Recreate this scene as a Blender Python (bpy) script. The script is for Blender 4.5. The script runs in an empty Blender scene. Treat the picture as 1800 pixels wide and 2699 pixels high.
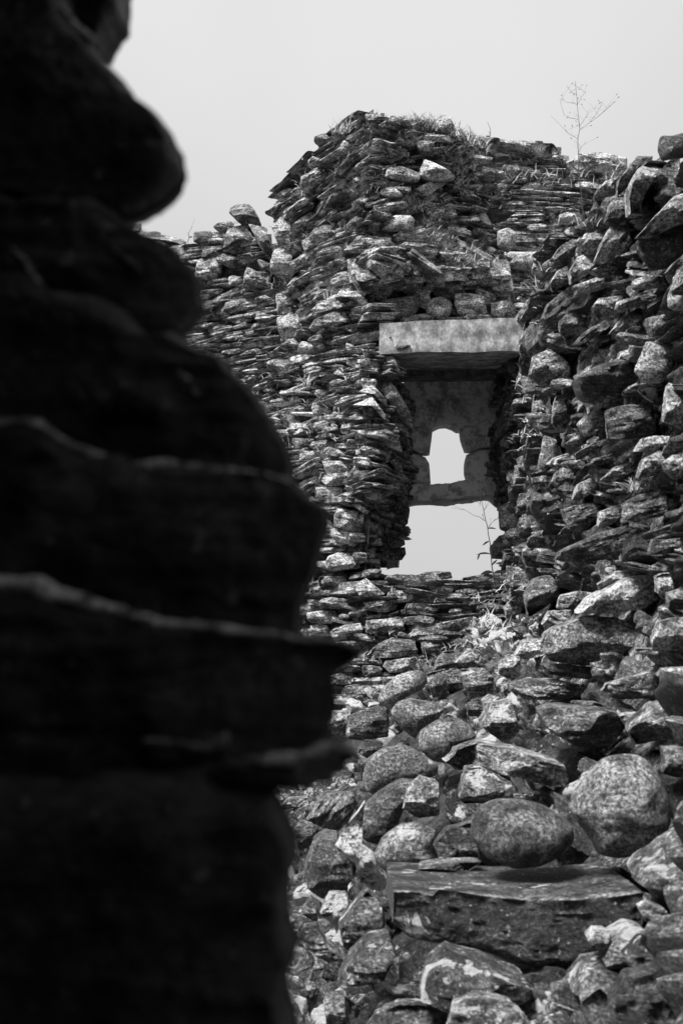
import bpy, math, random
import numpy as np
from mathutils import Vector

# ------------------------------------------------------------------ camera
FPX = 3749.0; CAMZ = 1.6; HOR = 1750.0
PITCH = math.atan((HOR-1349.5)/FPX)
CP, SP = math.cos(PITCH), math.sin(PITCH)
scene = bpy.context.scene
C = scene.collection
cam_d = bpy.data.cameras.new('camera'); cam = bpy.data.objects.new('camera', cam_d); C.objects.link(cam)
scene.camera = cam
cam.location = (0, 0, CAMZ); cam.rotation_euler = (math.pi/2+PITCH, 0, 0)
cam_d.sensor_fit = 'VERTICAL'; cam_d.sensor_height = 36.0; cam_d.sensor_width = 24.0
cam_d.lens = FPX/2699*36; cam_d.clip_start = 0.02; cam_d.clip_end = 3000
cam_d.dof.use_dof = True; cam_d.dof.focus_distance = 8.6; cam_d.dof.aperture_fstop = 5.8
scene.render.resolution_x = 682; scene.render.resolution_y = 1024

# ------------------------------------------------------------------ light
SUN_EL, SUN_AZ = math.radians(60), math.radians(234)      # azimuth clockwise from +Y: high, behind the camera and to the left
world = bpy.data.worlds.new('World'); scene.world = world; world.use_nodes = True
nt = world.node_tree; nt.nodes.clear()
sky = nt.nodes.new('ShaderNodeTexSky'); sky.sky_type = 'NISHITA'; sky.sun_disc = False
sky.sun_elevation = SUN_EL; sky.sun_rotation = SUN_AZ; sky.dust_density = 6; sky.air_density = 1.5
bw = nt.nodes.new('ShaderNodeRGBToBW')
mixv = nt.nodes.new('ShaderNodeMix'); mixv.data_type = 'FLOAT'; mixv.inputs[0].default_value = 0.82; mixv.inputs[3].default_value = 7.2
tc = nt.nodes.new('ShaderNodeTexCoord'); cn = nt.nodes.new('ShaderNodeTexNoise'); cn.inputs['Scale'].default_value = 1.6; cn.inputs['Detail'].default_value = 4
cm = nt.nodes.new('ShaderNodeMapRange'); cm.inputs[1].default_value = .3; cm.inputs[2].default_value = .7; cm.inputs[3].default_value = 0.86; cm.inputs[4].default_value = 1.16
mul = nt.nodes.new('ShaderNodeMath'); mul.operation = 'MULTIPLY'
bg = nt.nodes.new('ShaderNodeBackground'); bg.inputs[1].default_value = 0.060
wo = nt.nodes.new('ShaderNodeOutputWorld')
L = nt.links.new
L(sky.outputs[0], bw.inputs[0]); L(bw.outputs[0], mixv.inputs[2]); L(tc.outputs['Generated'], cn.inputs['Vector'])
L(cn.outputs['Fac'], cm.inputs[0]); L(mixv.outputs[0], mul.inputs[0]); L(cm.outputs[0], mul.inputs[1])
sx = nt.nodes.new('ShaderNodeSeparateXYZ'); L(tc.outputs['Generated'], sx.inputs[0])      # overcast sky: zenith brighter than horizon
zr = nt.nodes.new('ShaderNodeMapRange'); zr.inputs[1].default_value = 0; zr.inputs[2].default_value = 1; zr.inputs[3].default_value = .92; zr.inputs[4].default_value = 1.2
L(sx.outputs[2], zr.inputs[0]); mu2 = nt.nodes.new('ShaderNodeMath'); mu2.operation = 'MULTIPLY'; L(mul.outputs[0], mu2.inputs[0]); L(zr.outputs[0], mu2.inputs[1])
L(mu2.outputs[0], bg.inputs[0]); L(bg.outputs[0], wo.inputs[0])
sd = bpy.data.lights.new('sun', 'SUN'); sd.energy = 5.0; sd.angle = math.radians(20); sd.color = (1, 1, 1)
so = bpy.data.objects.new('sun', sd); C.objects.link(so)
sdir = Vector((math.sin(SUN_AZ)*math.cos(SUN_EL), math.cos(SUN_AZ)*math.cos(SUN_EL), math.sin(SUN_EL)))
so.rotation_euler = sdir.to_track_quat('Z', 'Y').to_euler()
scene.view_settings.view_transform = 'Standard'; scene.view_settings.look = 'None'
scene.view_settings.exposure = 0.8; scene.view_settings.gamma = 1.0

# ------------------------------------------------------------------ maths helpers
rng = np.random.default_rng(7)
R = random.Random(7)
CAM = np.array([0, 0, CAMZ])

def W(px, py, Y):
    x = (px-900)/FPX; y = (1349.5-py)/FPX
    f = CP-y*SP; u = SP+y*CP
    s = Y/f
    return np.array([x*s, f*s, CAMZ+u*s])

def WV(px, py, Y):
    x = (px-900)/FPX; y = (1349.5-py)/FPX
    f = CP-y*SP; u = SP+y*CP; s = Y/f
    return np.stack([x*s, f*s, CAMZ+u*s], -1)

def proj(P):
    P = np.asarray(P, float); d = P-CAM
    z = d[..., 1]*CP+d[..., 2]*SP; y = -d[..., 1]*SP+d[..., 2]*CP
    return 900+FPX*d[..., 0]/z, 1349.5-FPX*y/z

def hsh(i, j, k, s):
    n = (i*374761393+j*668265263+k*2147483647+s*974711) & 0xffffffff
    n = ((n ^ (n >> 13))*1274126177) & 0xffffffff
    n = ((n ^ (n >> 16))*2246822519) & 0xffffffff
    return ((n ^ (n >> 15)) & 0xffff)/65535.0*2-1

def noise(p, s=0):
    f = np.floor(p).astype(np.int64); t = p-f; t = t*t*(3-2*t)
    i, j, k = f[:, 0], f[:, 1], f[:, 2]; a, b, c = t[:, 0], t[:, 1], t[:, 2]
    def h(di, dj, dk): return hsh(i+di, j+dj, k+dk, s)
    x00 = h(0,0,0)*(1-a)+h(1,0,0)*a; x10 = h(0,1,0)*(1-a)+h(1,1,0)*a
    x01 = h(0,0,1)*(1-a)+h(1,0,1)*a; x11 = h(0,1,1)*(1-a)+h(1,1,1)*a
    return (x00*(1-b)+x10*b)*(1-c)+(x01*(1-b)+x11*b)*c

def fbm(p, s=0, o=3):
    r = 0; a = 1.0; q = p
    for n in range(o): r = r+a*noise(q, s+n*17); a *= .5; q = q*2.03
    return r

def norm(v): return v/(np.linalg.norm(v)+1e-12)

# ------------------------------------------------------------------ materials
def node_mat(name, mortar=False, dark=False, rough=.8, spec=.35):
    m = bpy.data.materials.new(name); m.use_nodes = True
    t = m.node_tree; t.nodes.clear(); N = t.nodes.new; L = t.links.new
    out = N('ShaderNodeOutputMaterial'); b = N('ShaderNodeBsdfPrincipled'); L(b.outputs[0], out.inputs[0])
    loc = N('ShaderNodeAttribute'); loc.attribute_name = 'loc'
    tone = N('ShaderNodeAttribute'); tone.attribute_name = 'tone'
    par = N('ShaderNodeAttribute'); par.attribute_name = 'par'      # x striation, y lichen
    sp = N('ShaderNodeSeparateXYZ'); L(par.outputs['Vector'], sp.inputs[0])
    def noise_n(scale, detail, rgh=.6, vec=None, dist=0):
        n = N('ShaderNodeTexNoise'); n.inputs['Scale'].default_value = scale; n.inputs['Detail'].default_value = detail
        n.inputs['Roughness'].default_value = rgh; n.inputs['Distortion'].default_value = dist
        L(vec or loc.outputs['Vector'], n.inputs['Vector']); return n.outputs['Fac']
    def mr(src, a, b_, c, d, clamp=True):
        n = N('ShaderNodeMapRange'); n.inputs[1].default_value = a; n.inputs[2].default_value = b_
        n.inputs[3].default_value = c; n.inputs[4].default_value = d; n.clamp = clamp; L(src, n.inputs[0]); return n.outputs[0]
    def mth(op, x, y):
        n = N('ShaderNodeMath'); n.operation = op
        for k, v in enumerate((x, y)):
            if isinstance(v, (int, float)): n.inputs[k].default_value = v
            else: L(v, n.inputs[k])
        return n.outputs[0]
    mp = N('ShaderNodeMapping'); mp.inputs['Scale'].default_value = (9, 9, 75); L(loc.outputs['Vector'], mp.inputs[0])
    stri = noise_n(1.0, 5, .65, mp.outputs[0], .5)
    big = noise_n(14, 6, .62); fine = noise_n(85, 6, .7); pit = noise_n(260, 3, .7)
    v1 = mr(big, .37, .63, .4, 1.75); v2 = mr(fine, .39, .61, .45, 1.8); v3 = mr(stri, .3, .7, .35, 1.8)
    v3m = N('ShaderNodeMix'); v3m.data_type = 'FLOAT'; L(sp.outputs[0], v3m.inputs[0]); v3m.inputs[2].default_value = 1; L(v3, v3m.inputs[3])
    v1m = N('ShaderNodeMix'); v1m.data_type = 'FLOAT'; L(sp.outputs[2], v1m.inputs[0]); L(v1, v1m.inputs[2]); v1m.inputs[3].default_value = 1.02
    grn = noise_n(150, 4, .75); v4 = mr(grn, .38, .62, .55, 1.55); v4m = N('ShaderNodeMix'); v4m.data_type = 'FLOAT'; L(sp.outputs[2], v4m.inputs[0]); v4m.inputs[2].default_value = 1; L(v4, v4m.inputs[3])
    k = mth('MULTIPLY', mth('MULTIPLY', mth('MULTIPLY', v1m.outputs[0], v4m.outputs[0]), v2), v3m.outputs[0])
    alb = mth('MULTIPLY', mth('POWER', k, 1.75), tone.outputs['Fac'])
    # lichen patches: pale crust with a shape of its own
    ln = noise_n(11, 7, .68, dist=.6)
    thr = mth('SUBTRACT', .70, mth('MULTIPLY', sp.outputs[1], .19))
    lm = mth('MULTIPLY', mth('SUBTRACT', ln, thr), 30)
    lmc = N('ShaderNodeClamp'); L(lm, lmc.inputs[0])
    sn = noise_n(55, 2, .5); lm2 = mr(sn, .66, .70, 0, 1.2)
    lmask = mth('MAXIMUM', lmc.outputs[0], mth('MULTIPLY', lm2, sp.outputs[1]))
    lmx = N('ShaderNodeMix'); lmx.data_type = 'FLOAT'; L(lmask, lmx.inputs[0]); L(alb, lmx.inputs[2])
    L(mr(fine, .3, .7, .4, .7), lmx.inputs[3])
    res = N('ShaderNodeMath'); res.operation = 'MINIMUM'; L(lmx.outputs[0], res.inputs[0]); res.inputs[1].default_value = .8
    L(res.outputs[0], b.inputs['Base Color'])
    L(mr(big, .35, .65, rough-.17, rough+.17), b.inputs['Roughness']); b.inputs['Specular IOR Level'].default_value = spec
    h = mth('ADD', mth('MULTIPLY', big, .5), mth('ADD', mth('MULTIPLY', fine, .75), mth('MULTIPLY', pit, .28)))
    h = mth('ADD', h, mth('MULTIPLY', mth('MULTIPLY', stri, sp.outputs[0]), .8))
    bp = N('ShaderNodeBump'); bp.inputs['Strength'].default_value = 1.0; bp.inputs['Distance'].default_value = .035
    L(h, bp.inputs['Height']); L(bp.outputs[0], b.inputs['Normal'])
    return m

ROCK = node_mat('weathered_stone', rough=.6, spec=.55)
NEAR_STONE = node_mat('dark_near_stone', rough=.55, spec=.3)  # stone of the near wall; each mesh sets its own tone
MORT = node_mat('lime_mortar', rough=.95, spec=.1)

def plain(name, col, rough=.7, spec=.3, trans=0):
    m = bpy.data.materials.new(name); m.use_nodes = True
    t = m.node_tree; b = t.nodes['Principled BSDF']
    n = t.nodes.new('ShaderNodeTexNoise'); n.inputs['Scale'].default_value = 35
    g = t.nodes.new('ShaderNodeNewGeometry'); t.links.new(g.outputs['Position'], n.inputs['Vector'])
    mr = t.nodes.new('ShaderNodeMapRange'); mr.inputs[3].default_value = col*.45; mr.inputs[4].default_value = col*1.55
    t.links.new(n.outputs['Fac'], mr.inputs[0]); t.links.new(mr.outputs[0], b.inputs['Base Color'])
    b.inputs['Roughness'].default_value = rough; b.inputs['Specular IOR Level'].default_value = spec
    return m
GRASS = plain('grass_blades', .45, .6, .3)
STEM = plain('plant_stem', .05)
SOIL = plain('earth', .06, .95, .1)

# ------------------------------------------------------------------ mesh building
GAIN = 1.3; ALL = .62; CAP = .6          # how pale the stone of the part being built is
class MB:
    def __init__(s): s.v = []; s.f = []; s.l = []; s.t = []; s.p = []; s.n = 0
    def add(s, v, f, loc, tone, par=(0, 0, 0)):
        v = np.asarray(v, float); n = len(v); tone = np.minimum(np.asarray(tone)*GAIN*ALL, CAP) if np.ndim(tone) else float(min(tone*GAIN*ALL, CAP))
        s.v.append(v); s.f.append(np.asarray(f, np.int64)+s.n); s.l.append(loc)
        s.t.append(np.full(n, tone) if np.isscalar(tone) else tone)
        s.p.append(np.tile(np.array(par, float), (n, 1))); s.n += n
    def build(s, name, mat, parent=None, origin=None, sharp=32):
        v = np.concatenate(s.v); l = np.concatenate(s.l); t = np.concatenate(s.t); p = np.concatenate(s.p)
        f = np.concatenate([x.reshape(-1, 4) for x in s.f])
        o = np.zeros(3) if origin is None else np.asarray(origin, float)
        me = bpy.data.meshes.new(name)
        tri = f[:, 3] == f[:, 2]
        sizes = np.where(tri, 3, 4)
        flat = f.reshape(-1); keep = np.ones(len(flat), bool); keep[3::4] = ~tri; flat = flat[keep]
        me.vertices.add(len(v)); me.vertices.foreach_set('co', (v-o).astype(np.float32).ravel())
        me.loops.add(len(flat)); me.loops.foreach_set('vertex_index', flat.astype(np.int32))
        me.polygons.add(len(f)); st = np.concatenate([[0], np.cumsum(sizes)[:-1]])
        me.polygons.foreach_set('loop_start', st.astype(np.int32)); me.polygons.foreach_set('loop_total', sizes.astype(np.int32))
        me.update(calc_edges=True)
        a = me.attributes.new('loc', 'FLOAT_VECTOR', 'POINT'); a.data.foreach_set('vector', l.astype(np.float32).ravel())
        a = me.attributes.new('par', 'FLOAT_VECTOR', 'POINT'); a.data.foreach_set('vector', p.astype(np.float32).ravel())
        a = me.attributes.new('tone', 'FLOAT', 'POINT'); a.data.foreach_set('value', t.astype(np.float32))
        me.polygons.foreach_set('use_smooth', np.ones(len(f), bool))
        if sharp: me.set_sharp_from_angle(angle=math.radians(sharp))
        me.materials.append(mat)
        ob = bpy.data.objects.new(name, me); C.objects.link(ob); ob.location = o
        if parent is not None:
            ob.parent = parent; ob.location = o-np.array(parent.location)
        return ob

def thing(name, label, cat, loc=(0, 0, 0), group=None):
    o = bpy.data.objects.new(name, None); C.objects.link(o); o.location = loc; o.empty_display_size = .2
    o['label'] = label; o['category'] = cat
    if group: o['group'] = group
    return o
def tag(o, label, cat, group=None, kind=None):
    o['label'] = label; o['category'] = cat
    if group: o['group'] = group
    if kind: o['kind'] = kind
    return o

_T = {}
def cube_t(n):
    if n in _T: return _T[n]
    idx = {}; V = []; F = []
    def vi(p):
        k = tuple(p)
        if k not in idx: idx[k] = len(V); V.append(k)
        return idx[k]
    for ax in range(3):
        for sgn in (0, n):
            for i in range(n):
                for j in range(n):
                    q = []
                    for (a, b) in ((i, j), (i+1, j), (i+1, j+1), (i, j+1)):
                        p = [0, 0, 0]; p[ax] = sgn; p[(ax+1) % 3] = a; p[(ax+2) % 3] = b; q.append(vi(p))
                    if sgn == 0: q.reverse()
                    F.append(q)
    _T[n] = (np.array(V, float)/n*2-1, np.array(F)); return _T[n]

def stone(mb, c, ax, half, n=9, k=5, cuts=5, rough=.05, tone=.15, par=(.5, .2, 0), layers=0):
    """irregular block: c centre, ax rows = local axes, half extents (length, height, depth)"""
    V, F = cube_t(n); p = np.sign(V)*np.abs(V)**.8
    p = p/((np.abs(p)**k).sum(1)**(1/k))[:, None]
    seed = R.randrange(1 << 20)
    p = p+np.stack([noise(p*1.3+seed % 97, seed+i) for i in range(3)], 1)*.13
    for _ in range(cuts):
        d = norm(np.array([R.gauss(0, 1), R.gauss(0, 1), R.gauss(0, 1)])); lim = R.uniform(.62, 1.0)
        e = p@d-lim; m = e > 0; p[m] -= d*(e[m]*R.uniform(.8, 1.0))[:, None]
    if layers:
        ly = np.floor((p[:, 1]+noise(p*1.5, seed+9)*.12)*layers)
        g = 1+.10*hsh(ly.astype(np.int64), ly.astype(np.int64)*0+3, ly.astype(np.int64)*0, seed)
        p[:, 0] *= g; p[:, 2] *= g
    half = np.asarray(half, float)
    q = p*half
    nn = p/(np.linalg.norm(p, axis=1)[:, None]+1e-9)
    s = half.min()
    q = q+nn*((fbm(q/s*.9+seed % 51, seed, 3)+.5*fbm(q/s*3.1+seed % 23, seed+2, 2))*rough*s*2)[:, None]
    off = np.array([seed % 37, seed % 41, seed % 43], float)
    loc = q[:, [0, 2, 1]]+off
    mb.add(c+q@ax, F, loc, tone, par)

def resample(pts, m):
    pts = np.asarray(pts, float); q = np.vstack([pts, pts[:1]])
    s = np.concatenate([[0], np.cumsum(np.linalg.norm(np.diff(q, axis=0), axis=1))])
    t = np.linspace(0, s[-1], m, endpoint=False)
    return np.stack([np.interp(t, s, q[:, 0]), np.interp(t, s, q[:, 1])], 1)

def poly_stone(mb, pts, Y, kind='block', tone=.15, par=(.5, .3, 0), thick=None, back=None, ang=0, rough=1.0, seed=None, facets=None, rings=11, seg=56, chip=0):
    """closed lump whose outline is given in photo pixels at distance Y; bulges forward and backward"""
    seed = R.randrange(1 << 20) if seed is None else seed
    rr = random.Random(seed)
    pts = resample(pts, seg)
    c = pts.mean(0)
    P0 = W(c[0], c[1], Y)
    vd = np.array([0, CP, SP]); rt = np.array([1., 0, 0]); up = np.array([0, -SP, CP])
    s = Y/FPX/(CP-(1349.5-c[1])/FPX*SP)
    q = (pts-c)*s; q[:, 1] *= -1
    if kind == 'round':
        for _ in range(2): q = .5*q+.25*(np.roll(q, 1, 0)+np.roll(q, -1, 0))
    q3 = np.stack([q[:, 0], q[:, 1], q[:, 0]*0], 1)
    size = min(np.ptp(q[:, 0]), np.ptp(q[:, 1]))
    T = thick if thick else size*(.5 if kind == 'round' else .42); B = back if back else max(T, .06)*1.4
    jag = .012 if kind == 'round' else .035
    rad = np.linalg.norm(q, axis=1)[:, None]
    q = q*(1+jag*rough*(fbm(q3/size*5+seed % 31, seed, 3))[:, None])
    if chip:
        kn = np.array([rr.uniform(-1, 1) for _ in range(seg//5+1)]); q = q*(1+1.5*chip*np.interp(np.arange(seg)/5, np.arange(len(kn)), kn)/ (np.linalg.norm(q, axis=1)+.02))[:, None]
    r = np.linspace(0, 1, rings+1)[1:]; r = 1-(1-r)**1.5 if kind != 'x' else r
    xy = np.concatenate([[[0, 0]]]+[q*t for t in r]); rf = np.concatenate([[0]]+[np.full(seg, t) for t in r])
    if kind == 'round': base = np.sqrt(np.clip(1-rf**2.2, 0, 1))
    else: base = np.clip(1-rf**12, 0, 1)**.5
    h = base*T
    if kind != 'round':
        hh = np.full(len(xy), 1e9)
        fs = facets if facets is not None else [(rr.uniform(-.3, .3), 1, rr.uniform(.5, 1.3), rr.uniform(-.1, .4)),
              (rr.uniform(-.4, .4), -1, rr.uniform(.5, 1.5), rr.uniform(-.2, .3)),
              (rr.choice((-1, 1)), rr.uniform(-.5, .5), rr.uniform(.3, .9), rr.uniform(0, .4)),
              (rr.uniform(-1, 1), rr.uniform(-1, 1), rr.uniform(.1, .35), -.05)]
        for (dx, dy, sl, o) in fs:
            d = np.array([dx, dy]); d = d/np.linalg.norm(d)
            e = (xy@d)/(size*.5)-o
            hh = np.minimum(hh, T*(1-sl*np.maximum(e, -.3)*1.0))
        h = np.minimum(h, np.maximum(hh, -.6*T)) if True else h
        h = np.where(rf > .985, np.minimum(h, 0), h)
    x3 = np.stack([xy[:, 0], xy[:, 1], h], 1)
    amp = (.045 if kind == 'round' else .12)*size*rough
    stri = par[0]
    ca, sa = math.cos(ang), math.sin(ang)
    lx = np.stack([x3[:, 0]*ca+x3[:, 1]*sa, x3[:, 2], -x3[:, 0]*sa+x3[:, 1]*ca], 1)
    nz = fbm(x3/size*(3.2 if kind == 'round' else 5.5)+seed % 53, seed+5, 4)*amp*(.6 if kind == 'round' else .42)
    nz = nz+stri*fbm(lx/size*np.array([1.5, 1.5, 11])+seed % 29, seed+8, 2)*amp*.55
    h = h+nz*(1-rf**8)
    front = np.stack([xy[:, 0], xy[:, 1], h], 1)
    bk = np.stack([xy[:, 0]*.96, xy[:, 1]*.96, -base*B-.002], 1)
    n1 = len(front)
    allv = np.concatenate([front, bk])
    F = []
    for (o, flip) in ((0, False), (n1, True)):
        a = np.arange(seg); b = (a+1) % seg
        t = np.stack([np.zeros(seg, int), 1+a, 1+b, 1+b], 1)+o
        Fs = [t]
        for k in range(rings-1):
            i0 = 1+k*seg; i1 = i0+seg
            Fs.append(np.stack([i0+a, i1+a, i1+b, i0+b], 1)+o)
        Fs = np.concatenate(Fs)
        if flip: Fs = Fs[:, [0, 2, 1, 1]] if False else np.where((Fs[:, 2] == Fs[:, 3])[:, None], Fs[:, [0, 2, 1, 1]], Fs[:, ::-1])
        F.append(Fs)
    a = np.arange(seg); b = (a+1) % seg; L0 = 1+(rings-1)*seg
    F.append(np.stack([L0+a, n1+L0+a, n1+L0+b, L0+b], 1))
    world_v = P0+allv[:, :1]*rt+allv[:, 1:2]*up-allv[:, 2:3]*vd
    lx = np.stack([allv[:, 0]*ca+allv[:, 1]*sa, allv[:, 2], -allv[:, 0]*sa+allv[:, 1]*ca], 1)
    loc = lx+np.array([seed % 37, seed % 41, seed % 43])
    mb.add(world_v, np.concatenate(F), loc, tone, par)
    return P0

def box_pts(cx, cy, w, h, a=0, jit=.12, seed=None):
    rr = random.Random(seed if seed is not None else R.randrange(1 << 20))
    base = [(-1, -.2), (-.85, -.85), (-.1, -1), (.8, -.9), (1, -.3), (.95, .55), (.6, 1), (-.3, .95), (-.9, .7)]
    ca, sa = math.cos(math.radians(a)), math.sin(math.radians(a))
    out = []
    for x, y in base:
        x = (x+rr.uniform(-jit, jit)*1.4)*w/2; y = (y+rr.uniform(-jit, jit)*1.8)*h/2
        out.append((cx+x*ca-y*sa, cy+x*sa+y*ca))
    return out

def in_poly(x, y, P):
    c = False; n = len(P); j = n-1
    for i in range(n):
        xi, yi = P[i]; xj, yj = P[j]
        if (yi > y) != (yj > y) and x < (xj-xi)*(y-yi)/(yj-yi)+xi: c = not c
        j = i
    return c

class Patch:
    def __init__(s, rows, mask=None, thick=.5):
        s.g = np.array([[W(*p) for p in r] for r in rows]); s.nr, s.nc = s.g.shape[:2]; s.mask = mask; s.thick = thick
        u = np.linspace(0, 1, 60); v = np.linspace(0, 1, 60)
        s.tab = []
        for vv in v:
            for uu in u:
                P = s.P(uu, vv); px, py = proj(P); s.tab.append((px, py, uu, vv, P[1]))
        s.tab = np.array(s.tab)
    def P(s, u, v):
        a = min(max(u, 0), 1)*(s.nc-1); b = min(max(v, 0), 1)*(s.nr-1)
        i = min(int(a), s.nc-2); j = min(int(b), s.nr-2); a -= i; b -= j; g = s.g
        return (g[j, i]*(1-a)+g[j, i+1]*a)*(1-b)+(g[j+1, i]*(1-a)+g[j+1, i+1]*a)*b
    def frame(s, u, v):
        e = .02
        tu = norm(s.P(u+e, v)-s.P(u-e, v)); tv = norm(s.P(u, v-e)-s.P(u, v+e))
        n = norm(np.cross(tu, tv)); P = s.P(u, v)
        if np.dot(n, CAM-P) < 0: n = -n
        tv = norm(tv-tu*np.dot(tu, tv))
        return P, tu, tv, n
    def depth(s, px, py):
        d = (s.tab[:, 0]-px)**2+(s.tab[:, 1]-py)**2; k = d.argmin(); return s.tab[k, 4]
    def size(s):
        w = np.mean([sum(np.linalg.norm(s.g[j, i+1]-s.g[j, i]) for i in range(s.nc-1)) for j in range(s.nr)])
        h = np.mean([sum(np.linalg.norm(s.g[j+1, i]-s.g[j, i]) for j in range(s.nr-1)) for i in range(s.nc)])
        return w, h
    def ok(s, px, py): return s.mask is None or s.mask(px, py)
    def backing(s, mb, off=.05, tone=.05, cell=.06, rough=.02):
        w, h = s.size(); nu = max(4, int(w/cell)); nv = max(4, int(h/cell))
        fr = np.zeros((nv+1, nu+1, 3)); bk = fr.copy(); good = np.zeros((nv+1, nu+1), bool)
        for j in range(nv+1):
            for i in range(nu+1):
                P, tu, tv, n = s.frame(i/nu, j/nv); px, py = proj(P)
                good[j, i] = s.ok(px, py+18)
                fr[j, i] = P-n*off; bk[j, i] = P-n*(off)+norm((P-CAM)*np.array([1, 1, 0]))*s.thick
        ff = fr.reshape(-1, 3)
        ff = ff+fbm(ff*9, 3, 3)[:, None]*rough
        V = np.concatenate([ff, bk.reshape(-1, 3)]); m = (nu+1)*(nv+1); F = []
        keep = np.zeros((nv, nu), bool)
        for j in range(nv):
            for i in range(nu): keep[j, i] = good[j, i] and good[j, i+1] and good[j+1, i] and good[j+1, i+1]
        def K(j, i): return 0 <= j < nv and 0 <= i < nu and keep[j, i]
        for j in range(nv):
            for i in range(nu):
                if not keep[j, i]: continue
                a = j*(nu+1)+i; b = a+1; c = b+nu+1; d = a+nu+1
                F.append((a, d, c, b)); F.append((a+m, b+m, c+m, d+m))
                if not K(j-1, i): F.append((a, b, b+m, a+m))
                if not K(j+1, i): F.append((d, d+m, c+m, c))
                if not K(j, i-1): F.append((a, a+m, d+m, d))
                if not K(j, i+1): F.append((b, c, c+m, b+m))
        mb.add(V, np.array(F), V+11.3, tone, (.0, .15, 0))
    def fill(s, mb, hr, lr, tones=(.08, .22), dep=.12, k=(8, 18), par=(.6, .2), holes=(), out=(-.02, .03), tilt=4, n=10, cuts=4, layers=0, split=.25, wav=.3, skip=0, rough=.05):
        w, h = s.size(); v = 0
        row = 0; holes = [np.mean(H, 0)+(np.array(H)-np.mean(H, 0))*1.05 for H in holes]
        while v < h:
            hh = R.uniform(*hr); row += 1; u = R.uniform(-lr[0], 0)
            while u < w:
                ll = R.uniform(*lr)*R.choice((.7, 1, 1, 1.3)); uc = (u+ll/2)/w
                vc = (v+hh/2)/h+wav*hh/h*math.sin(u*2.3/max(hr[1]*4, .2)+row*.9)
                u += ll*.97
                subs = [(0, 1)]
                x = R.random()
                if x < split: subs = [(-.5, .5), (.5, .5)]
                elif x < split*1.35: subs = [(-.66, .34), (0, .34), (.66, .34)]
                for (o, sc) in subs:
                    vv = vc+o*hh/2/h
                    if not (0 <= uc <= 1 and 0 <= vv <= 1): continue
                    P, tu, tv, nn = s.frame(uc, vv); px, py = proj(P)
                    if not s.ok(px, py) or R.random() < skip: continue
                    if any(in_poly(px, py, H) for H in holes): continue
                    a = math.radians(R.gauss(0, tilt)); T = tu*math.cos(a)+tv*math.sin(a); Tv = tv*math.cos(a)-tu*math.sin(a)
                    b = math.radians(R.gauss(0, 9)); T2 = norm(T*math.cos(b)+nn*math.sin(b)); N2 = norm(np.cross(T2, Tv))
                    if np.dot(N2, nn) < 0: N2 = -N2
                    tone = math.exp(R.uniform(math.log(tones[0]), math.log(tones[1])))
                    if R.random() < .09: tone *= 2.2
                    dd = dep*R.uniform(.8, 1.25)
                    stone(mb, P+nn*(R.uniform(*out)-dd*.7), np.array([T2, Tv, N2]), (ll*.52, hh*sc*.54*R.uniform(.85, 1.12), dd),
                          n=n, k=R.uniform(*k), cuts=cuts, tone=tone, par=(R.uniform(.3, 1)*par[0]*1.3, par[1]*R.uniform(0, 2), 0), layers=layers, rough=rough)
            v += hh*.98

def grass(mb, roots, ln=(.03, .07), wd=.0022, n=9, spread=.02, droop=1.0, seed=0):
    for (P, nn) in roots:
        for _ in range(R.randint(n//2, n)):
            a = R.uniform(0, 6.283); l = R.uniform(*ln)
            d = norm(np.array([math.cos(a)*.7, math.sin(a)*.7, R.uniform(.4, 1.3)])+nn*.6)
            p = P+np.array([R.gauss(0, spread), R.gauss(0, spread), R.gauss(0, spread*.4)])
            side = norm(np.cross(d, [R.gauss(0, 1), R.gauss(0, 1), R.gauss(0, 1)]))
            V = []; q = p.copy(); K = 4
            for k in range(K+1):
                w = wd*(1-(k/K)**1.6)*R.uniform(.9, 1.1)+.0002
                V += [q-side*w, q+side*w]; q = q+d*l/K; d = norm(d+np.array([0, 0, -.28*droop]))
            F = [(2*k, 2*k+1, 2*k+3, 2*k+2) for k in range(K)]
            V = np.array(V); mb.add(V, F, V, .3)

def sample_patch(pt, cnt, thr=.1, holes=(), sc=5, us=(0, 1), vs=(0, 1)):
    out = []; t = 0
    while len(out) < cnt and t < cnt*30:
        t += 1; u = R.uniform(*us); v = R.uniform(*vs); P, a, b, n = pt.frame(u, v); px, py = proj(P)
        if not pt.ok(px, py): continue
        if noise(np.array([P*sc]), 77)[0] < thr: continue
        if any(in_poly(px, py, H) for H in holes): continue
        out.append((P+n*R.uniform(.0, .04), n))
    return out

def Z(ox, oy, sc):
    return lambda *pts: [(ox+x*sc, oy+y*sc) for x, y in pts]
z1 = Z(480, 250, .4592); z2 = Z(1080, 200, .4592); z3 = Z(700, 880, .4592); z4 = Z(1080, 880, .4592); z5 = Z(1000, 820, .2978)
b1 = Z(700, 1500, .38265); b2 = Z(1200, 1500, .38265); b3 = Z(700, 2099, .38265); b4 = Z(1200, 2099, .38265)

def interp_mask(prof):
    xs = [p[0] for p in prof]; ys = [p[1] for p in prof]
    return lambda px, py: py > np.interp(px, xs, ys)+R.uniform(-4, 6)

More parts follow.
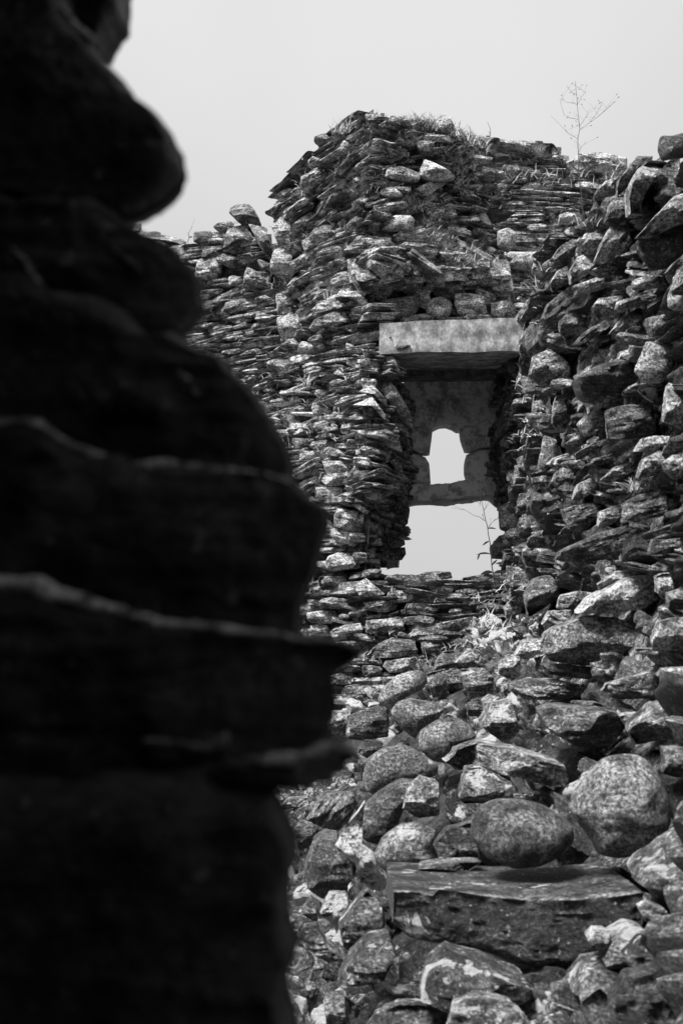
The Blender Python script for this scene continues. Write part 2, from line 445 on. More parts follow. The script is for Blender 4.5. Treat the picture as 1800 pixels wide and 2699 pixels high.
# ------------------------------------------------------------------ patches of wall surface (photo px, px, metres away)
mA = interp_mask([(200, 560), (360, 590), (420, 625), (500, 650), (540, 615), (590, 600), (605, 572), (675, 572), (700, 620), (720, 640), (760, 660)])
PA = Patch([[(200, 560, 12), (480, 600, 11.4), (740, 580, 11)], [(200, 770, 12), (480, 735, 11.4), (740, 690, 11)],
            [(200, 930, 12), (480, 890, 11.4), (740, 835, 11)], [(200, 1060, 12), (480, 1010, 11.4), (740, 960, 11)], [(200, 1300, 12), (480, 1250, 11.4), (760, 1200, 11)]], mA)
tow = [(680, 590), (691, 576), (719, 548), (751, 507), (774, 461), (797, 447), (815, 420), (820, 392), (843, 360), (880, 333), (902, 319), (930, 306), (971, 308), (1022, 312), (1068, 318), (1114, 320), (1169, 325), (1196, 338), (1240, 360), (1290, 385), (1330, 400)]
mT = interp_mask([(a, b-3) for a, b in tow])
PB = Patch([[(735, 450, 10.1), (870, 350, 9.55), (1005, 255, 9.0)], [(735, 620, 10.1), (865, 528, 9.55), (990, 440, 8.95)],
            [(735, 745, 10.1), (860, 672, 9.5), (978, 605, 8.95)], [(738, 870, 10.0), (850, 815, 9.4), (962, 765, 8.9)], [(735, 985, 9.9), (860, 955, 9.3), (1000, 932, 8.85)]], mT)
PC = Patch([[(1005, 275, 9.0), (1150, 285, 9.1), (1310, 350, 9.4)], [(990, 440, 8.95), (1150, 440, 9.1), (1310, 480, 9.4)],
            [(978, 605, 8.95), (1140, 590, 9.1), (1310, 630, 9.35)], [(965, 735, 8.85), (1130, 700, 8.92), (1320, 725, 9.1)], [(968, 765, 9.16), (1130, 740, 9.2), (1320, 762, 9.3)], [(975, 850, 9.1), (1140, 848, 9.12), (1370, 836, 9.12)]], mT)
mD = interp_mask([(1200, 385), (1290, 380), (1480, 400), (1500, 430), (1560, 425), (1640, 425), (1660, 500), (1800, 520)])
PD = Patch([[(1220, 380, 10.9), (1450, 380, 10.7), (1720, 400, 10.5)], [(1220, 630, 10.9), (1450, 630, 10.7), (1720, 640, 10.5)], [(1220, 880, 10.9), (1450, 880, 10.7), (1720, 880, 10.5)]], mD)
PE = Patch([[(640, 1000, 10.0), (850, 955, 9.35), (998, 932, 8.85)], [(640, 1120, 9.9), (850, 1070, 9.3), (985, 1030, 8.8)], [(640, 1215, 9.8), (850, 1172, 9.25), (985, 1140, 8.8)],
            [(640, 1360, 9.6), (850, 1320, 9.15), (962, 1295, 8.8)], [(640, 1520, 9.4), (850, 1508, 9.0), (952, 1502, 8.8)]])
PR = Patch([[(998, 932, 8.8), (1092, 1062, 9.95)], [(985, 1030, 8.8), (1090, 1140, 9.95)], [(985, 1140, 8.8), (1086, 1237, 9.9)],
            [(962, 1295, 8.8), (1074, 1362, 9.8)], [(952, 1490, 8.8), (1062, 1490, 9.7)]], thick=.25)
PH = Patch([[(640, 1522, 9.4), (950, 1510, 8.8), (1150, 1524, 8.8), (1400, 1515, 8.75)], [(640, 1700, 9.3), (950, 1690, 8.75), (1150, 1690, 8.7), (1400, 1680, 8.7)],
            [(640, 1990, 9.2), (950, 1980, 8.6), (1150, 1980, 8.6), (1400, 1980, 8.6)]], thick=1.2)
prof = [(1300, 960), (1325, 935), (1360, 870), (1380, 840), (1405, 740), (1425, 690), (1450, 650), (1500, 600), (1545, 560), (1560, 520), (1600, 470), (1650, 430), (1720, 430), (1790, 430), (1880, 380)]
mI = interp_mask(prof)
PI1 = Patch([[(1316, 900, 9.9), (1375, 790, 8.9), (1442, 600, 7.4)], [(1316, 1100, 9.9), (1375, 990, 8.9), (1442, 837, 7.4)], [(1316, 1250, 9.9), (1375, 1170, 8.9), (1442, 1047, 7.4)],
             [(1322, 1380, 9.8), (1380, 1340, 8.9), (1442, 1258, 7.4)], [(1345, 1510, 9.4), (1380, 1475, 8.7), (1442, 1412, 7.4)], [(1335, 1640, 8.8), (1380, 1625, 8.1), (1442, 1600, 7.2)]], mI)
PI2 = Patch([[(1425, 560, 7.5), (1640, 330, 6.3), (1880, 130, 5.3)], [(1425, 710, 7.5), (1640, 500, 6.3), (1880, 300, 5.3)], [(1425, 872, 7.5), (1640, 690, 6.3), (1880, 510, 5.3)],
             [(1425, 1070, 7.5), (1640, 935, 6.3), (1880, 800, 5.3)], [(1425, 1276, 7.5), (1640, 1180, 6.3), (1880, 1080, 5.3)],
             [(1425, 1424, 7.5), (1640, 1365, 6.2), (1880, 1300, 5.2)], [(1425, 1600, 7.3), (1640, 1580, 6.0), (1880, 1550, 5.0)], [(1425, 1790, 6.5), (1640, 1790, 5.5), (1880, 1800, 4.5)]], mI)
PI3 = Patch([[(1425, 1740, 6.7), (1640, 1740, 5.65), (1880, 1750, 4.65)], [(1425, 1950, 5.85), (1640, 1975, 5.0), (1880, 2000, 4.2)],
             [(1425, 2200, 4.85), (1640, 2230, 4.3), (1880, 2260, 3.7)], [(1425, 2450, 4.2), (1640, 2480, 3.75), (1880, 2500, 3.3)], [(1425, 2800, 3.65), (1640, 2800, 3.3), (1880, 2800, 2.95)]])
PJ = Patch([[(560, 1600, 9.4), (900, 1600, 9.2), (1150, 1600, 9.0), (1330, 1600, 8.4), (1442, 1600, 7.2)],
            [(560, 1750, 9.2), (900, 1750, 9.0), (1150, 1750, 8.4), (1330, 1750, 7.5), (1442, 1750, 6.6)],
            [(560, 1900, 8.9), (900, 1900, 8.4), (1150, 1900, 7.4), (1330, 1900, 6.5), (1442, 1950, 5.8)],
            [(560, 2060, 8.0), (900, 2060, 7.3), (1150, 2060, 6.3), (1330, 2060, 5.6), (1442, 2080, 5.3)],
            [(560, 2270, 6.8), (900, 2270, 6.2), (1150, 2270, 5.4), (1330, 2270, 4.8), (1442, 2270, 4.6)],
            [(560, 2520, 5.7), (900, 2520, 5.2), (1150, 2520, 4.6), (1330, 2520, 4.1), (1442, 2520, 3.95)],
            [(560, 2800, 4.9), (900, 2800, 4.4), (1150, 2800, 3.9), (1330, 2800, 3.5), (1442, 2800, 3.55)]])

# ------------------------------------------------------------------ traced stones: (polygon or (cx,cy,w,h,angle), kind, tone, par, extra)
def S(p, kind='block', tone=.17, st=.6, li=.3, ang=None, **kw):
    if isinstance(p, tuple):
        a = p[4] if len(p) > 4 else 0
        kw.setdefault('ang', -math.radians(a)); p = box_pts(*p[:4], a)
    elif ang is not None: kw['ang'] = math.radians(ang)
    return (p, kind, tone, (st, li, kw.pop('grain', .38 if kind == 'round' else .2)), kw)

TA = [S(z1((270, 680), (275, 650), (310, 628), (380, 625), (410, 655), (440, 700), (455, 745), (400, 770), (340, 745)), 'block', .16), S((535, 626, 54, 38), 'round', .14), S(z1((235, 880), (260, 770), (350, 740), (400, 800), (450, 890), (380, 830), (300, 850)), tone=.26),
      S(z1((380, 740), (480, 760), (520, 880), (530, 1000), (450, 880)), tone=.17, ang=-50), S((549, 709, 68, 58, -5), tone=.25), S((677, 741, 80, 60, 15), tone=.24),
      S((620, 742, 34, 30), 'round', .28), S((560, 668, 60, 26, -10), tone=.12), S((610, 690, 80, 34, 18), tone=.15), S((631, 805, 175, 34, -12), tone=.22, li=.5), S((592, 596, 50, 22, -12), tone=.18),
      S((565, 857, 70, 15, -8), tone=.3), S((640, 843, 60, 14, -10), tone=.25), S((690, 858, 55, 14, -8), tone=.32), S((630, 890, 80, 16, -8), tone=.22), S((560, 910, 90, 10, -4), tone=.4), S((625, 925, 85, 12, -6), tone=.34),
      S((700, 925, 60, 13, -10), tone=.26), S((640, 952, 100, 14, -6), tone=.3), S((470, 660, 60, 10, 5), tone=.3), S((520, 690, 50, 12), tone=.2), S((560, 770, 60, 18, -8), tone=.2), S((700, 700, 50, 20, 30), tone=.14),
      S((530, 735, 40, 40), tone=.18), S((700, 790, 55, 22, -8), tone=.22), S((560, 950, 70, 12, 2), tone=.28)]
TB = [S((745, 612, 48, 84, -3), tone=.25), S((744, 695, 66, 92, 3), tone=.27, ang=0), S((748, 800, 42, 64, -12), tone=.24), S((768, 868, 62, 92, -25), tone=.27, st=.2), S((772, 755, 60, 24, -50), tone=.2),
      S(z1((880, 440), (980, 330), (1080, 250), (1130, 270), (1145, 320), (1080, 350), (960, 410), (900, 460)), tone=.17, st=1, ang=35, thick=.06), S((829, 475, 84, 44, -30), tone=.17, st=1),
      S((806, 532, 125, 18, -34), tone=.28), S((838, 425, 52, 30, -30), tone=.18), S((856, 368, 56, 30, -20), tone=.12), S((911, 388, 30, 32), 'round', .2), S((801, 585, 80, 26, -36), tone=.22), S((730, 545, 60, 10, -48), tone=.15),
      S((847, 622, 120, 46, -32), tone=.2), S((935, 592, 64, 30, -38), tone=.2), S((800, 560, 90, 14, -36), tone=.12), S(z1((930, 890), (1010, 810), (1200, 820), (1200, 900), (1080, 920), (960, 900)), tone=.18, st=.9, ang=0),
      S((800, 690, 75, 34, -28), tone=.17), S((838, 662, 80, 20, -28), tone=.13), S((902, 737, 74, 34, -16), tone=.3), S((830, 780, 100, 30, -28), tone=.12), S((830, 720, 150, 16, -27), tone=.2), S((800, 745, 120, 12, -27), tone=.13),
      S(z1((870, 1170), (930, 1095), (1010, 1130), (1100, 1240), (1080, 1245), (930, 1140)), tone=.2, st=.8), S(z1((740, 1240), (780, 1190), (860, 1170), (900, 1180), (1040, 1290), (1040, 1310), (900, 1210), (760, 1260)), tone=.2, st=.8),
      S(z1((735, 1340), (760, 1290), (880, 1240), (930, 1240), (970, 1300), (1040, 1390), (930, 1370), (830, 1330)), tone=.19, st=.8, thick=.07), S((774, 911, 46, 36), tone=.16), S((806, 917, 44, 36, 20), tone=.3), S((850, 897, 66, 32, -10), tone=.16),
      S((944, 311, 40, 30), tone=.15), S((990, 314, 56, 22, 10), tone=.1), S((925, 340, 60, 16, -20), tone=.15), S((890, 560, 70, 16, -30), tone=.2), S((780, 640, 70, 16, -35), tone=.15), S((910, 690, 90, 22, -18), tone=.16),
      S((960, 530, 60, 24, -30), tone=.22), S((940, 480, 70, 14, -32), tone=.16), S((880, 520, 80, 14, -33), tone=.14), S((960, 720, 80, 12, -10), tone=.22), S((945, 872, 60, 14, 10), tone=.15), S((930, 915, 40, 16, 10), tone=.28)]
TC = [S((1049, 320, 60, 30), tone=.13), S((1171, 333, 48, 40), 'round', .17), S(z1((1350, 460), (1390, 370), (1430, 385), (1568, 475), (1480, 500), (1400, 490)), tone=.36, st=.2, thick=.1, ang=-30), S((1155, 366, 90, 20, 3), tone=.22),
      S((1120, 385, 40, 30), tone=.14), S((1254, 420, 84, 24), tone=.2), S((1280, 460, 100, 34, 5), tone=.2), S((1200, 405, 60, 24, -30), tone=.1), S((1049, 592, 88, 44), 'round', .3, 0, .6), S((1060, 460, 90, 36, 10), tone=.2),
      S((1050, 500, 70, 16, -5), tone=.26), S((1030, 545, 100, 22, -10), tone=.14), S(z1((1140, 570), (1210, 520), (1270, 580), (1200, 590)), tone=.26), S((1160, 560, 90, 24, 5), tone=.16), S((1110, 655, 110, 26, 6), tone=.12), S((1200, 610, 80, 22, 10), tone=.2),
      S(z2((500, 890), (560, 870), (610, 900), (605, 980), (560, 1020), (500, 980)), 'round', .34, .1, .2, thick=.07),
      S((1000, 769, 76, 50, 5), tone=.15, kind='round'), S((1049, 812, 102, 62), tone=.07, kind='round'), S((1081, 750, 62, 62, 20), tone=.13), S((1109, 784, 46, 50, 10), tone=.17), S((1155, 812, 66, 56, 15), tone=.17, kind='round'),
      S((1181, 764, 90, 52), tone=.10), S((1238, 806, 86, 56, 3), tone=.15), S((1277, 783, 54, 30, 25), tone=.2), S((1322, 814, 66, 40), tone=.13), S((1125, 760, 40, 24), tone=.12), S((1000, 832, 50, 26), tone=.1),
      S((1200, 842, 60, 14), tone=.08), S((1280, 836, 50, 14), tone=.08), S((1260, 700, 60, 20), tone=.15), S((1290, 745, 60, 16), tone=.14)]
TD = [S(z2((435, 400), (460, 378), (620, 372), (830, 385), (865, 440), (770, 472), (520, 472), (430, 440)), tone=.2, st=.1, thick=.12), S((1365, 452, 88, 36), tone=.26), S(z2((905, 495), (980, 445), (1130, 450), (1245, 480), (1250, 540), (1180, 575), (960, 540)), tone=.27, li=.6),
      S((1500, 576, 68, 36, -5), tone=.36), S((1395, 505, 120, 14), tone=.26), S((1350, 560, 80, 12), tone=.2), S((1430, 600, 90, 18), tone=.2), S((1545, 495, 60, 24, 20), tone=.2), S((1350, 735, 90, 10), tone=.12), S((1345, 760, 110, 20), tone=.16),
      S((1380, 690, 130, 50), 'round', .26, 0, .5), S((1360, 790, 90, 18), tone=.15), S((1310, 372, 30, 8), tone=.2), S((1408, 374, 44, 7), tone=.15), S((1470, 415, 30, 12, 10), tone=.13), S((1560, 408, 60, 10, -5), tone=.1)]
TE = [S((738, 965, 66, 36), tone=.25), S((778, 1081, 94, 24, -10), tone=.24, st=1), S((847, 1074, 60, 34, -5), tone=.34), S((796, 1128, 84, 28, 0), tone=.22), S((845, 1102, 60, 20, -15), tone=.12), S((856, 1174, 68, 26, -5), tone=.22), S((925, 1132, 62, 30), tone=.2),
      S((888, 1229, 84, 34, -3), tone=.25), S((890, 1262, 90, 36, 0), tone=.36, li=.4), S((870, 1300, 80, 38, -3), tone=.28), S((920, 1372, 84, 56, 10), tone=.2), S((911, 1415, 80, 36, 14), tone=.26), S((902, 1482, 88, 46, -2), tone=.34, st=.2),
      S((990, 1307, 62, 38, 12), tone=.13), S((810, 1200, 52, 26), tone=.26), S((960, 1010, 60, 14, -12), tone=.2), S((900, 1010, 60, 22), tone=.14), S((860, 985, 70, 12, -5), tone=.24), S((850, 1035, 50, 16), tone=.24), S((895, 1195, 80, 16, 5), tone=.27),
      S((940, 1250, 40, 40, 30), tone=.16), S((950, 1340, 50, 16, 35), tone=.2), S((870, 1450, 90, 18, -4), tone=.25), S((830, 1400, 60, 40), tone=.22), S((950, 1470, 40, 30), tone=.14), S((930, 955, 40, 20), tone=.2), S((975, 1185, 70, 16, 16), tone=.22),
      S((940, 1165, 60, 16, -3), tone=.23), S((800, 1165, 60, 20), tone=.15)]
TR = [S(z3((600, 240), (690, 248), (760, 330), (840, 480), (845, 560), (770, 480), (690, 380), (640, 300)), tone=.15, st=.2, ang=-50, Y=8.93), S(z3((600, 560), (640, 510), (700, 535), (770, 615), (785, 680), (700, 655), (620, 600)), tone=.13, st=.2, ang=-45, Y=8.9),
      S(z3((680, 120), (740, 145), (780, 235), (700, 190)), tone=.15, st=.2, Y=8.84), S(z3((500, 410), (610, 360), (690, 470), (690, 500), (600, 400)), tone=.25), S(z3((535, 330), (615, 295), (695, 380), (695, 430), (620, 345)), tone=.25),
      S(z3((690, 430), (760, 480), (830, 580), (820, 600), (690, 500)), tone=.24, st=1, ang=-45), S(z3((690, 1140), (790, 1140), (800, 1210), (740, 1240), (700, 1220)), tone=.06), S(z3((730, 950), (810, 930), (828, 1010), (815, 1090), (760, 1130), (720, 1050)), tone=.06, ang=-50),
      S(z3((690, 1230), (800, 1225), (805, 1265), (780, 1302), (700, 1290)), tone=.06), S(z3((700, 730), (760, 700), (790, 800), (740, 780)), tone=.14), S(z3((670, 870), (760, 850), (810, 905), (740, 900)), tone=.18)]
TH = [S((876, 1535, 92, 30), tone=.11, st=.1), S(b1((600, 120), (690, 60), (760, 120), (820, 170), (740, 210), (660, 210)), tone=.28, li=.7), S((1052, 1530, 74, 36, 2), tone=.12, st=.1), S((1056, 1573, 70, 32, -5), tone=.24), S((849, 1627, 84, 34, -2), tone=.28),
      S((914, 1668, 84, 42, -4), tone=.26, st=1), S((1014, 1650, 98, 42, -4), tone=.24), S(b1((690, 600), (760, 520), (870, 470), (1030, 490), (1050, 580), (900, 610), (730, 612)), tone=.15, li=.5), S((1071, 1750, 112, 36, -8), tone=.22), S((1159, 1553, 66, 30, 5), tone=.22),
      S((884, 1592, 84, 28), tone=.15, li=.7), S((1110, 1603, 100, 26), tone=.22), S((1210, 1611, 62, 12), tone=.26), S((945, 1826, 92, 46, -3), tone=.12, li=.4), S((842, 1661, 56, 38), tone=.25), S((1275, 1534, 110, 36, -5), tone=.1), S((1105, 1637, 84, 28), tone=.11),
      S((1195, 1643, 108, 20, -10), tone=.2), S((1155, 1670, 130, 18, 4), tone=.13), S((1150, 1712, 90, 44), tone=.1, li=.5), S((860, 1563, 90, 16, 2), tone=.28), S((1230, 1562, 60, 20), tone=.15), S((925, 1560, 30, 18), tone=.22), S((1000, 1598, 90, 30), tone=.13),
      S((930, 1700, 90, 20, -2), tone=.16), S((900, 1790, 80, 30), tone=.12), S((980, 1770, 60, 34), tone=.15), S((830, 1590, 40, 20), tone=.2), S((905, 1628, 30, 20), tone=.17), S((1150, 1518, 90, 22), tone=.16), S((980, 1512, 50, 22), tone=.18), S((895, 1748, 80, 18), tone=.2)]
# right-hand wall
TI = [S(z2((1190, 690), (1190, 600), (1240, 540), (1290, 468), (1390, 470), (1330, 540), (1250, 640)), tone=.2), S(z2((1255, 640), (1300, 540), (1370, 480), (1480, 490), (1430, 560), (1375, 620), (1320, 720), (1330, 790), (1260, 800)), tone=.26, st=.2, thick=.12, ang=60),
      S(z2((1050, 690), (1110, 610), (1220, 580), (1190, 670), (1110, 690), (1090, 760)), tone=.4, st=.2), S((1778, 388, 86, 74, -15), 'round', .07, .5, .4), S(z2((1115, 840), (1140, 740), (1180, 695), (1250, 700), (1250, 800), (1190, 860)), tone=.12),
      S(z2((1305, 920), (1400, 810), (1500, 700), (1600, 660), (1680, 700), (1650, 820), (1500, 870), (1400, 920)), tone=.28, li=.5, ang=40, thick=.09), S(z2((1300, 1000), (1310, 925), (1480, 860), (1640, 790), (1700, 1000), (1568, 1100), (1380, 1120)), tone=.05, thick=.03),
      S(z2((800, 1060), (860, 980), (970, 910), (990, 900), (960, 990), (850, 1070)), tone=.17, ang=35), S(z2((985, 975), (1020, 910), (1120, 870), (1120, 960), (1060, 1010)), tone=.24), S(z2((1060, 1060), (1090, 960), (1140, 870), (1250, 855), (1275, 950), (1180, 1050), (1110, 1080)), tone=.26, ang=45),
      S(z2((905, 1130), (960, 1040), (1050, 1008), (1065, 1090), (1000, 1160), (920, 1200)), tone=.36, st=.2), S(z2((820, 1240), (800, 1190), (840, 1120), (905, 1090), (905, 1190)), tone=.2), S(z2((1030, 1120), (1110, 1080), (1220, 1070), (1160, 1145), (1090, 1155)), tone=.34),
      S((1562, 752, 110, 36, -18), tone=.36), S(z2((750, 1400), (780, 1310), (910, 1215), (970, 1250), (1000, 1330), (900, 1470), (780, 1450)), tone=.08, st=.8, ang=35, thick=.08), S(z2((1040, 1330), (1080, 1280), (1220, 1260), (1240, 1350), (1160, 1390), (1080, 1400)), tone=.18, li=.4),
      S(z2((1140, 1480), (1200, 1400), (1310, 1325), (1340, 1335), (1330, 1400), (1190, 1490)), tone=.24, ang=40), S((1732, 861, 54, 56, -20), tone=.22), S((1723, 742, 108, 32, -6), tone=.26), S((1677, 792, 120, 30, -22), tone=.26), S((1790, 783, 66, 66), 'round', .34),
      S((1672, 893, 100, 26, 6), tone=.14), S(z2((1465, 1130), (1500, 1080), (1600, 1000), (1640, 1040), (1568, 1120)), tone=.22, ang=40), S((1790, 725, 60, 40, -30), tone=.14), S((1510, 860, 70, 60, -30), tone=.17), S((1560, 880, 110, 30, -35), tone=.14),
      S(z4((680, 240), (700, 130), (800, 85), (865, 125), (925, 200), (905, 285), (760, 310)), tone=.22, st=.9, ang=25), S(z4((940, 260), (1060, 185), (1180, 150), (1280, 180), (1350, 262), (1250, 300), (1180, 420), (980, 380)), tone=.07, thick=.16, st=.7, facets=[(-.1, 1, 1.6, .62), (0, -1, .9, -.2), (1, 0, .3, .3)]),
      S((1732, 955, 100, 120, 20), 'round', .4, 0, .3, thick=.04), S((1782, 1064, 64, 116, 5), tone=.32, st=.2), S(z4((950, 520), (1000, 470), (1090, 410), (1160, 470), (1100, 520), (1000, 600)), 'round', .3, .3, .3), S((1443, 1197, 44, 96, 8), 'round', .22),
      S((1473, 1087, 32, 92, 5), tone=.2), S((1663, 1119, 130, 90, -8), tone=.1, st=1), S(z4((1285, 675), (1330, 600), (1400, 585), (1490, 585), (1480, 640), (1380, 680)), tone=.36, st=.1), S(z4((1300, 830), (1330, 720), (1430, 670), (1490, 700), (1440, 810)), tone=.22, li=.5), S((1785, 1230, 60, 70, -30), tone=.26),
      S(z4((930, 950), (960, 860), (1050, 820), (1090, 880), (1040, 915), (960, 960)), tone=.45, st=.1), S(z4((1095, 840), (1180, 760), (1300, 725), (1310, 770), (1220, 820), (1130, 860)), tone=.26, ang=25), S(z4((860, 1010), (950, 980), (1090, 960), (1095, 1040), (1000, 1130), (900, 1120)), tone=.13, st=1, ang=20),
      S(z4((1075, 1110), (1085, 1020), (1160, 990), (1240, 1000), (1180, 1080), (1100, 1120)), tone=.26, li=.6), S((1700, 1339, 140, 64, -14), tone=.12, st=1), S(z4((820, 1300), (840, 1250), (1080, 1140), (1390, 1060), (1410, 1120), (1280, 1260), (1000, 1320)), tone=.09, st=.7, ang=18, thick=.06), S((1760, 1440, 110, 40, -5), tone=.12),
      S((1568, 1180, 120, 24, -24), tone=.2), S((1600, 1210, 80, 22, -16), tone=.14), S((1510, 1225, 60, 24), tone=.26), S((1480, 1010, 60, 30, -10), tone=.28), S((1480, 1260, 40, 60, 30), tone=.2), S((1430, 1420, 90, 40, -20), tone=.1, li=.5), S((1345, 1365, 60, 90, 0), 'round', .14, .2, .6),
      S(z5((1095, 1970), (1170, 1915), (1270, 1920), (1260, 2020), (1170, 2055), (1105, 2015)), 'round', .12), S((1350, 1492, 70, 10, 4), tone=.1), S((1385, 1450, 70, 36, -15), tone=.17), S((1380, 1345, 50, 30), tone=.15), S((1610, 1050, 70, 60), tone=.17, li=.5),
      S((1390, 890, 36, 100, 12), tone=.26, st=.9), S((1375, 1000, 26, 80, 10), tone=.24), S((1420, 1080, 34, 90, 6), tone=.2), S((1400, 1180, 30, 90, 12), tone=.17), S((1440, 870, 40, 60, 15), tone=.17)]
# right-hand wall, lower
TI += [S(b2((970, 110), (1100, 20), (1220, -10), (1300, 20), (1150, 70), (1000, 150)), tone=.3), S(b2((820, 300), (870, 220), (1000, 150), (1160, 55), (1380, 28), (1405, 190), (1280, 270), (1060, 302)), tone=.4, st=.15, li=.6, thick=.1, facets=[(0, 1, .3, .2), (.1, -1, .5, .1), (1, -.2, .3, .5)]),
       S(b2((590, 560), (600, 450), (720, 380), (900, 320), (1100, 330), (1270, 400), (1290, 560), (1250, 620), (900, 665), (650, 640)), tone=.14, li=.55, st=.4, thick=.14), S([(1713, 1684), (1736, 1634), (1830, 1622), (1880, 1700), (1830, 1720), (1720, 1716)], tone=.28, li=.4, st=.2),
       S((1752, 1545, 44, 66, -5), tone=.3), S(b2((690, 270), (720, 180), (850, 150), (960, 165), (870, 225), (830, 285)), tone=.26, li=.6), S(b2((470, 190), (540, 60), (640, 35), (710, 100), (700, 200), (600, 280), (500, 340)), tone=.12, thick=.12), S(b2((330, 270), (370, 210), (450, 190), (472, 260), (400, 380), (350, 360)), tone=.36, li=.6),
       S(b2((590, 380), (640, 290), (800, 280), (730, 350), (640, 392)), tone=.34, li=.4), S(b2((390, 612), (450, 510), (585, 478), (585, 580), (480, 622)), tone=.34), S(b2((350, 790), (480, 758), (700, 760), (850, 800), (995, 850), (700, 900), (450, 890)), tone=.16, st=1.2, ang=-8, thick=.08),
       S(b2((1000, 840), (1030, 790), (1160, 760), (1330, 708), (1425, 800), (1430, 885), (1110, 902)), tone=.26, li=.4), S((1785, 1783, 100, 54, -5), tone=.22), S(b2((550, 970), (700, 935), (1100, 970), (1185, 1100), (1000, 1262), (800, 1200), (600, 1080)), tone=.1, st=.8, thick=.13),
       S(b2((1190, 1130), (1200, 1070), (1370, 930), (1550, 895), (1640, 1000), (1640, 1130), (1230, 1222)), tone=.17, st=1.3, ang=15, thick=.1), S((1665, 1892, 64, 18, -3), tone=.3), S(b2((330, 450), (380, 390), (560, 360), (590, 400), (440, 480), (340, 500)), tone=.28, li=.6), S((1790, 1580, 70, 50), tone=.14),
       S((1745, 1720, 150, 18, 3), tone=.15, st=1), S((1500, 1770, 160, 30, 6), tone=.06), S((1340, 1760, 60, 60), tone=.3, li=.6), S((1790, 2010, 90, 80), tone=.1), S((1545, 1860, 90, 20, 3), tone=.12), S((1400, 1700, 60, 30), tone=.25), S((1310, 1690, 60, 60, 20), tone=.28, li=.7)]

def put(lst, patches, parent, name='stone', mat=None, dy=0.0):
    out = []
    for (p, kind, tone, par, kw) in lst:
        kw = dict(kw); c = np.mean(p, axis=0)
        pt = patches if isinstance(patches, Patch) else None
        if pt is None:
            best = None
            for q in patches:
                d = ((q.tab[:, 0]-c[0])**2+(q.tab[:, 1]-c[1])**2).min()
                if best is None or d < best[0]: best = (d, q)
            pt = best[1]
        Y = kw.pop('Y', None) or pt.depth(c[0], c[1])+dy
        mb = MB(); poly_stone(mb, p, Y, kind, tone, par, **kw)
        out.append(mb.build(name, mat or ROCK, parent, W(c[0], c[1], Y), sharp=38))
    return out
def polys(*ls): return [s[0] for l in ls for s in l]

# ================================================================== THE SETTING
mb = MB()
gx = np.linspace(-60, 60, 60); V = np.array([[x, y+20, -.02] for y in gx for x in gx]); V = V*np.array([1, 1, 1]); V[:, :2] *= 12
V[:, 2] += fbm(V*.3, 4, 2)*.0
V2 = V.copy(); F = [(j*60+i, j*60+i+1, (j+1)*60+i+1, (j+1)*60+i) for j in range(59) for i in range(59)]
mb.add(V2, F, V2, .1, (0, .1, 0)); g = mb.build('ground', SOIL, sharp=0)
g['kind'] = 'structure'; g['label'] = 'bare earth ground around the ruined walls'

GAIN = 1.85
# --- far left curtain wall
oA = W(480, 1250, 11.4); oA[2] = 0
tA = thing('rubble_wall', 'distant thin-coursed slate wall between the dark foreground and the tower, boulder on its top', 'wall', oA)
mb = MB(); PA.backing(mb, .07); PA.fill(mb, (.03, .065), (.16, .5), (.09, .26), dep=.09, holes=polys(TA), layers=3, tilt=3, wav=.2)
mb.build('masonry', ROCK, tA, oA); GAIN = 1.25; put(TA, PA, tA, dy=-.02)

# --- tower wall with window
oT = W(950, 1750, 8.9); oT[2] = 0
tT = thing('castle_wall', 'tall ruined slate wall with a lintelled window opening and grassy broken top', 'castle ruin', oT)
mb = MB(); GAIN = 1.3
for P_, hl in ((PB, polys(TB)), (PC, polys(TC)), (PE, polys(TE)), (PR, polys(TR)), (PH, polys(TH))): P_.backing(mb, .05 if P_ is not PR else .03, tone=.09, cell=.035, rough=.03)
GAIN = 1.85
PB.fill(mb, (.03, .065), (.16, .44), (.07, .26), dep=.09, k=(14, 26), cuts=2, rough=.035, holes=polys(TB), layers=3, tilt=3.5, wav=.25, out=(-.01, .05))
PC.fill(mb, (.035, .075), (.1, .32), (.07, .24), dep=.09, holes=polys(TC), layers=3, k=(12, 24), cuts=3, rough=.035, tilt=12, wav=.3, out=(-.02, .05))
PE.fill(mb, (.035, .075), (.12, .34), (.08, .3), dep=.09, k=(12, 24), cuts=3, rough=.035, holes=polys(TE, TR), layers=2, tilt=6, wav=.3, out=(-.01, .05))
PR.fill(mb, (.035, .08), (.1, .24), (.08, .24), dep=.05, holes=polys(TR, TE), layers=2, tilt=3, wav=.1, out=(-.02, .02))
GAIN = 1.35
PH.fill(mb, (.05, .11), (.15, .42), (.07, .22), dep=.12, holes=polys(TH), layers=2, tilt=3, wav=.15, par=(.6, .5))
for P_, hs in ((PB, polys(TB)), (PC, polys(TC)), (PE, polys(TE, TR)), (PH, polys(TH))):      # thin pinning slivers
    for _ in range(1): P_.fill(mb, (.014, .03), (.08, .28), (.05, .24), dep=.05, holes=hs, tilt=9, wav=.5, out=(-.035, .012), n=6, cuts=3, skip=.45, split=0)
mb.build('masonry', ROCK, tT, oT)
GAIN = 1.85
put(TB, PB, tT, dy=-.05); put(TC, PC, tT, dy=-.09); put(TE, PE, tT, dy=-.03); GAIN = 3.2; put(TR, PR, tT, dy=-.08); GAIN = 1.35; put(TH, PH, tT, dy=-.02)

GAIN = 1.3
